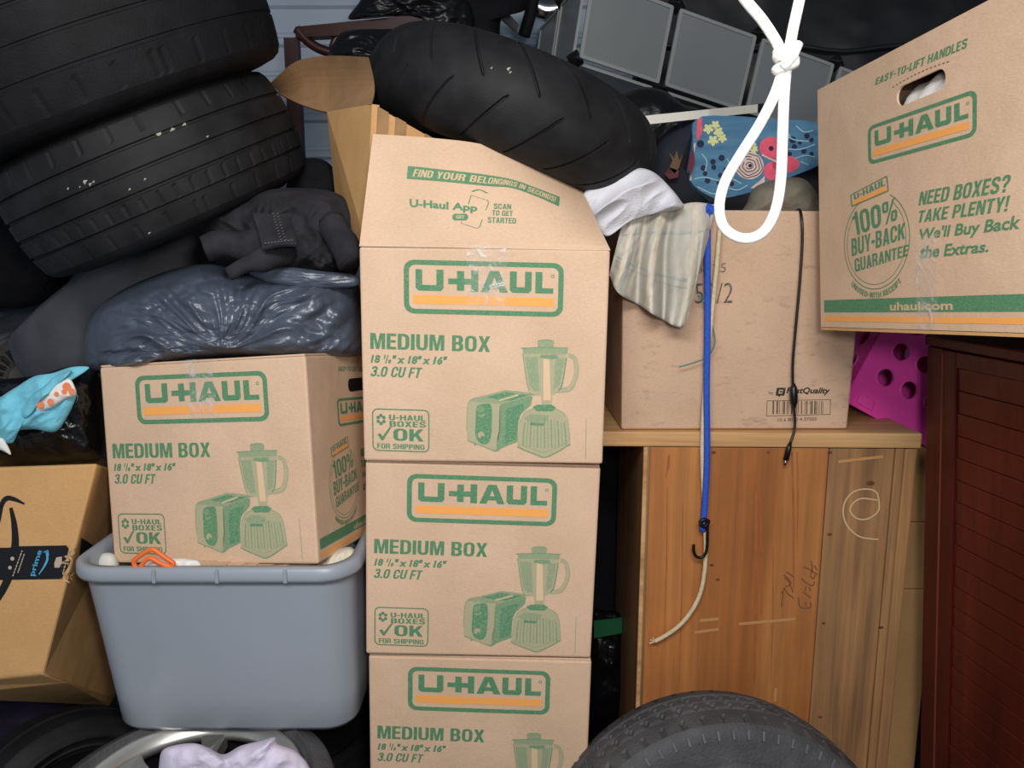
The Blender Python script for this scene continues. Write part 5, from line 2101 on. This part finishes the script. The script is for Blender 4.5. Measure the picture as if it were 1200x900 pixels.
def panel(o, a, b, t):
    """framed plastic panel, a and b its edges, t outward thickness"""
    t = t.normalized()
    e = .04
    ln_a, ln_b = a.normalized(), b.normalized()
    q = lambda s, r, off: o + a * s + b * r + t * off
    pa = thing_child = None
    mb = MB()
    m0, m1, i0, i1 = .035, .965, .075, .925
    for (s0, r0, s1, r1) in ((m0, m0, m1, i0), (m0, i1, m1, m1), (m0, i0, i0, i1), (i1, i0, m1, i1)):
        mb.slab([q(s0, r0, 0), q(s1, r0, 0), q(s1, r1, 0), q(s0, r1, 0)], t * .008)
    fr = mb.build('panel', 'panel_frame', cs, fixn=True)
    mb = MB().slab([q(i0, i0, .001), q(i1, i0, .001), q(i1, i1, .001), q(i0, i1, .001)], t * .003)
    mb.build('sheet', 'panel_grey', fr, fixn=True)


tn = -ey_
for i in range(4):
    o = K0 + ex_ * i
    panel(o, ex_, ez_, tn)
    panel(o, ex_, ey_, -ez_)
panel(K0, ey_, ez_, -ex_)
panel(K0 + ey_, ey_, ez_, -ex_)
panel(K0 + ex_ * 4, ey_, ez_, ex_)
for i in range(5):
    for k in range(2):
        for j in range(2):
            c = K0 + ex_ * i + ez_ * k + ey_ * j
            if j and 0 < i < 4 and k:
                continue
            a, b, t = ex_.normalized() * .03, ez_.normalized() * .03, ey_.normalized() * .03
            mb = MB()
            mb.add([c + a, c + b, c - a, c - b, c - t * .9, c + t * .9], [(0, 1, 4), (1, 2, 4), (2, 3, 4), (3, 0, 4), (1, 0, 5), (2, 1, 5), (3, 2, 5), (0, 3, 5)])
            mb.build('connector', 'black_plastic', cs, fixn=True, bevel=.003)

# ------------------------------------------------------------------ dark things behind
def wr_dk(x, y, r):
    return .02 * ridged(x * .016, y * .024, 6, 4, 2.2)


soft('dark_bag', 'bag_dark', 'black plastic bag stuffed between the motorcycle tyre and the floral bag', 'bag',
     [(700, 116), (724, 110), (750, 102), (778, 106), (800, 122), (826, 136), (820, 200), (800, 250), (740, 250), (712, 240), (700, 190), (696, 140)], 2.06, .10, .12, wr_dk, None, 8, 30)
soft('black_sack', 'bag_dark', 'black plastic sack on the dark red bench rail at the top', 'bag',
     [(408, 22), (420, 4), (440, -20), (520, -24), (548, 0), (556, 30), (540, 62), (512, 70), (506, 30), (470, 20), (430, 22)], 2.42, .08, .1,
     lambda x, y, r: .03 * ridged(x * .03, y * .05, 6, 4, 2.4), (490, 8), 8, 30)
soft('black_sack', 'bag_dark', 'black plastic sack hanging under the dark red bench rail', 'bag',
     [(385, 66), (392, 48), (406, 36), (450, 34), (500, 36), (520, 60), (510, 112), (440, 110), (400, 72)], 2.26, .06, .08,
     lambda x, y, r: .02 * ridged(x * .03, y * .05, 6, 4, 2.4), None, 7, 24)
soft('dark_coat', 'dark_fabric', 'black fabric heap above the motorcycle tyre, left of the cube shelf', 'clothes',
     [(505, 20), (520, -30), (580, -40), (612, -30), (616, 10), (588, 22), (586, 66), (572, 90), (540, 86), (510, 70)], 2.50, .08, .12, wr_dk, None, 8, 24)
soft('shade_mound', 'dark_fabric', 'added dark mound standing in for the shadow left of the tyres', 'clothes',
     [(-70, 200), (-40, 176), (0, 168), (40, 200), (75, 250), (95, 300), (60, 350), (0, 362), (-70, 350)], 2.12, .12, .1, wr_dk, None, 8, 24)  # dark shape added in place of shadow, hides the pale wall
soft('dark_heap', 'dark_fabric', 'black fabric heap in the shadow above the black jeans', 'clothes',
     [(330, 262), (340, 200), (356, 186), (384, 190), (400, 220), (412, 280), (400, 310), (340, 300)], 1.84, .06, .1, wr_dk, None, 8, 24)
bench = thing('wooden_bench', 'dark red wooden bench rail below the black sack at the top', 'bench', at(430, 60, 2.4))
ra, rb2 = at(346, 38, 2.40), at(508, 30, 2.36)
hv = Vector((0, 0, .045))
MB().slab([ra - hv * .3, rb2 - hv * .35, rb2 + hv * .75, ra + hv * .35], Vector((0, .04, 0))).build('rail', 'dark_wood', bench, fixn=True)
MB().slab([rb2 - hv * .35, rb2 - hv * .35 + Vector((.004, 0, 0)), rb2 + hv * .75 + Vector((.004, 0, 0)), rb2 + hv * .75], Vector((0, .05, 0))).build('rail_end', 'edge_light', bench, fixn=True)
mb = MB()
mb.tube(pxs([(348, 34), (358, 46), (372, 56), (388, 62)], 2.41), .014, 10)
mb.tube(pxs([(388, 62), (392, 48), (402, 36)], 2.41), .010, 10)
mb.build('curved_bracket', 'dark_wood', bench, smooth=True)
for px in (340, 500):
    p = at(px, 44, 2.44)
    z0 = 0.004 if px < 400 else 2.024
    MB().hexa([(p.x - .02, p.y, z0), (p.x + .02, p.y, z0), (p.x + .02, p.y + .04, z0), (p.x - .02, p.y + .04, z0),
               (p.x - .02, p.y, p.z), (p.x + .02, p.y, p.z), (p.x + .02, p.y + .04, p.z), (p.x - .02, p.y + .04, p.z)]).build('leg', 'dark_wood', bench, fixn=True)
# shiny tube frame between coat and cube shelf
mb = MB()
mb.tube(pxs([(612, -20), (622, 2), (640, 12), (668, 8)], 2.72), .035, 16)
ch = thing('metal_frame', 'shiny metal tube frame behind the cube shelf at the top', 'frame', at(620, 60, 2.72))
mb.build('tube', 'chrome', ch, smooth=True)
MB().slab([at(584, 18, 2.7), at(612, 42, 2.7), at(614, 34, 2.7), at(588, 8, 2.7)], Vector((0, .03, 0))).build('rail', 'steel', ch, fixn=True)
mb = MB()
mb.tube(pxs([(626, -10), (622, 14), (614, 42)], 2.66), .02, 10)
mb.build('strap', 'rubber_dark', ch, smooth=True)
# dark wrapped mattress at the top right
mt = thing('mattress', 'dark plastic-wrapped mattress slab in shadow behind the large box', 'mattress', (1.1, 2.9, 1.55))
mb = MB()
mb.grid(lambda u, v: Vector((.45 + 1.3 * u, 2.90 - .03 * math.sin(math.pi * v) - .02 * ridged(u * 3, v * 5, 2, 3, 2), 1.55 + 1.15 * v)), 60, 50)
box_mb(.45, 2.91, 1.55, 1.75, 3.02, 2.70, mb)
mb.build('wrapped_slab', 'slab_dark', mt, smooth=True)
mb = MB()
mb.tube([Vector((.46 + 1.28 * i / 20, 2.85, 2.32 + .01 * math.sin(i))) for i in range(21)], .008, 8)
mb.build('piping', 'slab_dark', mt, smooth=True)

# ------------------------------------------------------------------ pink basket
p0 = at(997, 450, 1.80)
exk = (at(1085, 499, 1.80) - p0).normalized()
ezk = (at(1032, 388, 1.82) - p0)
ezk = (ezk - exk * ezk.dot(exk)).normalized()
eyk = ezk.cross(exk).normalized()
if eyk.y < 0:
    eyk = -eyk
pk = thing('pink_basket', 'bright pink plastic basket with round holes tipped beside the wardrobe', 'basket', p0)
kx = .105 / 1.0
wx_, hx_, dx_ = .30, .22, .24


def holes_panel(o, a, b, la, lb, t, pts, r, parent, name):
    S = Plane(o, o + a * la, o + b * lb)
    outer = [(0, 0), (la, 0), (la, lb), (0, lb)]
    hs = [circ(x, y, r, 20) for x, y in pts]
    vs, fs = fill([outer] + hs)
    mb = MB()
    nrm = lambda q: (q[0] / la, q[1] / lb)
    A_ = [S.map(*nrm(q)) for q in vs]
    mb.add(A_, fs)
    mb.add([q + t for q in A_], [f[::-1] for f in fs])
    for lp in [outer] + hs:
        n = len(lp)
        a2 = [S.map(*nrm(q)) for q in lp]
        mb.add(a2 + [q + t for q in a2], [(i, (i + 1) % n, n + (i + 1) % n, n + i) for i in range(n)])
    for h in hs:      # raised collar of each hole
        n = len(h)
        cx, cy = sum(q[0] for q in h) / n, sum(q[1] for q in h) / n
        o1 = [S.map(*nrm((cx + (q[0] - cx) * 1.14, cy + (q[1] - cy) * 1.14))) for q in h]
        i1 = [S.map(*nrm(q)) for q in h]
        tt_ = -t.normalized() * .0025
        mb.add(o1 + [q + tt_ for q in i1] + i1, [(i, (i + 1) % n, n + (i + 1) % n, n + i) for i in range(n)] + [(n + i, n + (i + 1) % n, 2 * n + (i + 1) % n, 2 * n + i) for i in range(n)])
    return mb.build(name, 'pink_plastic', parent, merge=True, fixn=True)


SPk = Plane(p0, p0 + exk, p0 + ezk)
pz = lambda x, y: SPk.uv(970 + x / 4.735, 370 + y / 4.735)
hc = [pz(405, 200), pz(318, 342), pz(450, 412), pz(540, 275), pz(492, 85)]
step = (hc[1][0] - hc[0][0], hc[1][1] - hc[0][1])
pts = []
for i in range(-3, 6):
    for j in range(-3, 6):
        vx, vy = step, (hc[2][0] - hc[1][0], hc[2][1] - hc[1][1])
        x, y = hc[0][0] + vx[0] * i + vy[0] * j, hc[0][1] + vx[1] * i + vy[1] * j
        if .022 < x < wx_ - .022 and .03 < y < hx_ - .022:
            pts.append((x, y))
holes_panel(p0, exk, ezk, wx_, hx_, eyk * .004, pts, .0205, pk, 'front_wall')
sp_ = [(x, y) for x in (.05, .12, .19) for y in (.06, .125, .19)]
holes_panel(p0 + eyk * dx_, -eyk, ezk, dx_, hx_, exk * .004, sp_, .0205, pk, 'side_wall')
holes_panel(p0 + exk * wx_, eyk, ezk, dx_, hx_, -exk * .004, sp_, .0205, pk, 'side_wall')
holes_panel(p0 + exk * wx_ + eyk * dx_, -exk, ezk, wx_, hx_, -eyk * .004, pts, .0205, pk, 'back_wall')
MB().slab([p0 + ezk * hx_, p0 + ezk * hx_ + exk * wx_, p0 + ezk * hx_ + exk * wx_ + eyk * dx_, p0 + ezk * hx_ + eyk * dx_], ezk * .004).build('base', 'pink_plastic', pk, fixn=True)
mb = MB()
rim_b, rim_t = -.042, -.0
for (a, b, l, o) in ((exk, -eyk, wx_, p0), (eyk, -exk, dx_, p0), (eyk, exk, dx_, p0 + exk * wx_), (exk, eyk, wx_, p0 + eyk * dx_)):
    q0 = o - a * .006 + b * .006
    q1_ = o + a * (l + .006) + b * .006
    mb.slab([q0 + ezk * -.040, q1_ + ezk * -.040, q1_, q0], -b * .008)
    mb.slab([q0 + ezk * -.044 + b * .004, q1_ + ezk * -.044 + b * .004, q1_ + ezk * -.038 + b * .004, q0 + ezk * -.038 + b * .004], -b * .01)
rm_ = mb.build('rim', 'pink_plastic', pk, fixn=True)
u0 = pz(215, 470)
cc = p0 + exk * .05 + ezk * -.022 - eyk * .008
MB().slab([cc + exk * -.022 + ezk * -.012, cc + exk * .022 + ezk * -.012, cc + exk * .016 + ezk * .012, cc + exk * -.02 + ezk * .012], -eyk * .005).build('clip', 'pink_plastic', rm_, bevel=.002, fixn=True)

# ------------------------------------------------------------------ wardrobe
wt = at(1087, 392, 1.57)
r1_, r2_ = ray(1087, 392), ray(1078, 900)
dhw = Vector((-.155, .988, 0)).normalized()
nw = r1_.cross(r2_)
dvw = nw.cross(dhw).normalized()
if dvw.z < 0:
    dvw = -dvw
WH = wt.z / dvw.z - .004
wo = wt - dvw * WH
WB = Box(wo, Matrix((tuple(-dhw), tuple(dhw.cross(dvw) * (1 if dhw.cross(dvw).x > 0 else -1)), tuple(dvw))).transposed(), .95, .55, WH)
wd_ = thing('wardrobe', 'dark red wooden wardrobe with a slatted door below the large box', 'wardrobe', WB.base())


def wpart(name, x0, x1, z0, z1, y0, y1, mat, bev=.002):
    return MB().hexa(WB.hexa(x0, y0, z0, x1, y1, z1)).build(name, mat, wd_, bevel=bev, fixn=True)


wpart('carcass', .0, .95, 0, WH - .02, .018, .55, 'mahogany')
wpart('top', -.004, .955, WH - .022, WH, -.004, .555, 'mahogany', .004)
SWp = Plane(WB.P(0, 0, 0), WB.P(1, 0, 0), WB.P(0, 0, 1))
xg = SWp.uv(1105, 410)[0]
xp = SWp.uv(1119, 440)[0]
zp = SWp.uv(1119, 431)[1]
wpart('stile', .0, xg - .002, 0, WH - .024, .0, .0175, 'mahogany')
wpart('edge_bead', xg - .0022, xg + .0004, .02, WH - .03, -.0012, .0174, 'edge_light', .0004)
wpart('door_stile', xg + .0008, xp, .02, WH - .026, .001, .0175, 'mahogany')
wpart('door_rail', xp + .0004, .80, zp, WH - .026, .001, .0175, 'mahogany')
wpart('door_stile', .802, .94, .02, WH - .026, .001, .0175, 'mahogany')
ph_ = .046
zc = zp
i = 0
while zc - ph_ > .05:
    z1, z0 = zc, zc - ph_
    q = [WB.P(xp + .001 + .003 * (i % 2), .0074, z0), WB.P(.80, .0074, z0), WB.P(.80, .0058, z1 - .001), WB.P(xp + .001 + .003 * (i % 2), .0058, z1 - .001)]
    MB().slab(q, WB.ey * .009).build('slat', 'mahogany_panel', wd_, bevel=.0012, fixn=True)
    zc -= ph_
    i += 1

# flattened cardboard behind, between the cabinet and the wardrobe
fc = thing('flat_cardboard', 'flattened brown cardboard sheets standing between cabinet and wardrobe', 'cardboard', (.90, 1.86, 0))
for z0, z1, y in ((.0, .79, 1.80), (.792, .965, 1.803), (.967, 1.16, 1.806)):
    MB().hexa([(.80, y, z0), (1.05, y, z0), (1.05, y + .012, z0), (.80, y + .012, z0), (.80, y, z1), (1.05, y, z1), (1.05, y + .012, z1), (.80, y + .012, z1)]).build('sheet', 'kraft_warm', fc, bevel=.002, fixn=True)

# bag with green print in the gap
gb = thing('black_printed_bag', 'black plastic bag with green band in the gap left of the wooden cabinet', 'bag', at(715, 830, 1.98))
soft('bag', 'bag_black', None, None, [(690, 726), (712, 716), (728, 722), (732, 770), (734, 830), (720, 850), (690, 850)], 1.99, .05, .08, wr_blk, None, 6, 18, parent=gb)
MB().slab([at(696, 748, 1.93), at(729, 742, 1.93), at(729, 724, 1.935), at(696, 728, 1.935)], Vector((0, .004, 0))).build('green_band', 'green_dark', gb, fixn=True)

# ------------------------------------------------------------------ cords
mb = MB()
rope = thing('white_rope', 'white pull rope tied in a hanging loop in front of everything', 'rope', at(880, 281, .86))
YR = .86
rr_ = .0057
sA = [(842, -58), (868, -8), (892, 22), (908, 46), (918, 66)]
sB = [(952, -70), (944, -34), (936, 4), (929, 36), (924, 66)]
lp = [(919, 76), (908, 110), (890, 146), (866, 184), (850, 212), (843, 240), (847, 264), (862, 277), (880, 279), (897, 269), (909, 245), (915, 210), (917, 160), (919, 110), (922, 76)]
mb.tube([Vector((.262, YR + .01, 2.74)), Vector((.252, YR + .005, 2.45))] + pxs(sA, YR), rr_, 12)
mb.build('strand', 'rope_white', rope, smooth=True)
MB().tube([Vector((.318, YR + .01, 2.74)), Vector((.322, YR, 2.45))] + pxs(sB, YR - .004), rr_, 12).build('strand', 'rope_white', rope, smooth=True)
MB().tube(pxs(lp, YR), rr_, 12).build('loop', 'rope_white', rope, smooth=True)
kc = at(921, 69, YR - .002)
mb = MB()
for a0, tilt in ((0, .35), (1, -.30), (2, .15)):
    pts = []
    for i in range(24):
        th = 2 * math.pi * i / 24
        pts.append(kc + Vector((.0088 * math.cos(th), .0088 * math.sin(th), (a0 - 1) * .0078 + tilt * .0088 * math.cos(th))))
    mb.tube(pts, rr_ * .98, 10, closed=True)
mb.tube([kc + Vector((-.006, -.012, -.012)), kc + Vector((.002, -.0165, 0)), kc + Vector((.008, -.012, .012))], rr_ * .9, 10)
mb.build('knot', 'rope_white', rope, smooth=True)
MB().tube([at(932, 40, YR - .004), at(934, 41, YR - .004)], .002, 6).build('frayed_end', 'rope_white', rope)

YC = 1.628
bg = thing('bungee_cord', 'blue elastic cord with black hook hanging down the cabinet face', 'cord', at(822, 655, YC))
MB().tube(pxs([(829, 244), (829, 300), (829, 380), (828, 460), (828.5, 530), (826, 590), (823, 622)], YC), .0072, 10).build('cord', 'cord_blue', bg, smooth=True)
MB().tube(pxs([(836, 248), (829, 243), (824, 252)], YC - .002), .0085, 10).build('top_loop', 'cord_blue', bg, smooth=True)
mb = MB()
mb.tube(pxs([(820, 614), (826, 617), (830, 611), (824, 609), (820, 613)], YC - .01), .0045, 8)
mb.tube(pxs([(829, 610), (829, 630), (828, 645), (823, 653), (816, 652), (813, 646), (813, 638)], YC - .008), .0034, 8)
mb.build('hook', 'black_metal', bg, smooth=True)
cc_ = thing('cream_cord', 'frayed cream cord hanging beside the blue elastic cord', 'cord', at(768, 752, 1.63))
MB().tube(pxs([(846, 246), (843, 275), (840, 310), (836, 350), (831, 400), (826, 460), (823.5, 500), (823, 540), (825, 590), (827, 640), (825, 675), (818, 702), (803, 726), (786, 741), (767, 752)], 1.634), .0050, 9).build('cord', 'cord_cream', cc_, smooth=True)
e = at(767, 752, 1.634)
mb = MB()
for dx, dz in ((-.012, -.004), (-.010, .005), (-.004, .010)):
    mb.tube([e, e + Vector((dx, 0, dz))], .0016, 5)
mb.build('frayed_end', 'cord_cream', cc_)
mb = MB()
mb.tube(pxs([(830, 352), (822, 352), (818, 346)], 1.626) + pxs([(833, 354), (835, 380), (838, 400), (834, 412), (826, 420), (810, 426), (796, 430)], 1.636), .0013, 5)
tag(mb.build('teal_thread', 'teal_thread', smooth=True), 'thin teal thread curling behind the blue elastic cord', 'thread')
bc = thing('power_cable', 'thin black power cable with inline switch hanging over the carton', 'cable', at(922, 545, 1.628))
MB().tube(pxs([(930, 250, 1.72), (937, 246, 1.66), (940, 262, 1.640), (940, 290, 1.640), (937, 335, 1.640), (932, 390, 1.642), (929, 430, 1.642), (930, 470, 1.640), (931.5, 500, 1.636), (926, 520, 1.63)], 1.64), .0030, 8).build('cable', 'black_plastic', bc, smooth=True)
MB().tube([at(930, 449, 1.640), at(930, 455, 1.638), at(930.3, 465, 1.637), at(930.5, 472, 1.638), at(931, 478, 1.640)], [.003, .0075, .0085, .0075, .003], 12).build('inline_switch', 'black_plastic', bc, smooth=True)
MB().tube([at(926, 519, 1.63), at(924.5, 525, 1.628), at(921, 539, 1.628)], [.0035, .0058, .0062], 12).build('plug', 'black_plastic', bc, smooth=True)
MB().tube([at(921, 539, 1.628), at(919.8, 545, 1.628)], [.003, .003], 10).build('plug_tip', 'steel', bc, smooth=True)

# ------------------------------------------------------------------ plain cartons that carry the heap at the back
for x0, x1, y0, y1, z0, z1, lab in ((-.33, .10, 1.97, 2.60, 0, .80, 'plain brown carton on the floor directly behind the middle stack'),
                                    (-.33, .10, 1.97, 2.60, .804, 1.60, 'plain brown carton on top of another behind the middle stack'),
                                    (-.33, .02, 2.16, 2.58, 1.604, 2.02, 'small brown carton on top of two others behind the motorcycle tyre'),
                                    (.40, 1.02, 2.18, 2.46, 0, .78, 'plain brown carton on the floor behind the wooden cabinet'),
                                    (.40, 1.02, 2.18, 2.46, .784, 1.52, 'plain brown carton on top of another behind the wooden cabinet'),
                                    (-1.15, -.36, 2.74, 2.98, 0, .80, 'plain brown carton on the floor by the back wall'),
                                    (-1.15, -.36, 2.74, 2.98, .804, 1.5, 'plain brown carton on top of another by the back wall')):
    t = thing('plain_carton', lab, 'box', ((x0 + x1) / 2, (y0 + y1) / 2, z0), 'plain cartons at the back')
    box_mb(x0, y0, z0, x1, y1, z1).build('body', 'kraft', t, bevel=.004)
t = thing('gap_shade', 'added dark upright standing in for the shade in the gap behind the middle stack', 'bag', (.25, 2.26, 0))  # dark filler added so the gap reads as deep shade
mb = MB()
mb.grid(lambda u, v: Vector((.25 + .125 * math.cos(2 * math.pi * u) * (1 - .25 * v ** 6), 2.26 + (.09 + .01 * math.sin(u * 40)) * math.sin(2 * math.pi * u), 1.3 * v)), 40, 16)
mb.add([Vector((.25 + .094 * math.cos(2 * math.pi * i / 40), 2.26 + .09 * math.sin(2 * math.pi * i / 40), 1.3)) for i in range(40)], [tuple(range(40))])
mb.build('cover', 'dark_fabric', t, smooth=True, merge=True)
mb = MB()
mb.tube([(.25, 2.26, 1.29), (.25, 2.26, 1.36), (.28, 2.26, 1.40), (.25, 2.26, 1.44), (.22, 2.26, 1.41)], .004, 8)
mb.build('hook', 'steel', t, smooth=True)  # belongs to the added gap filler
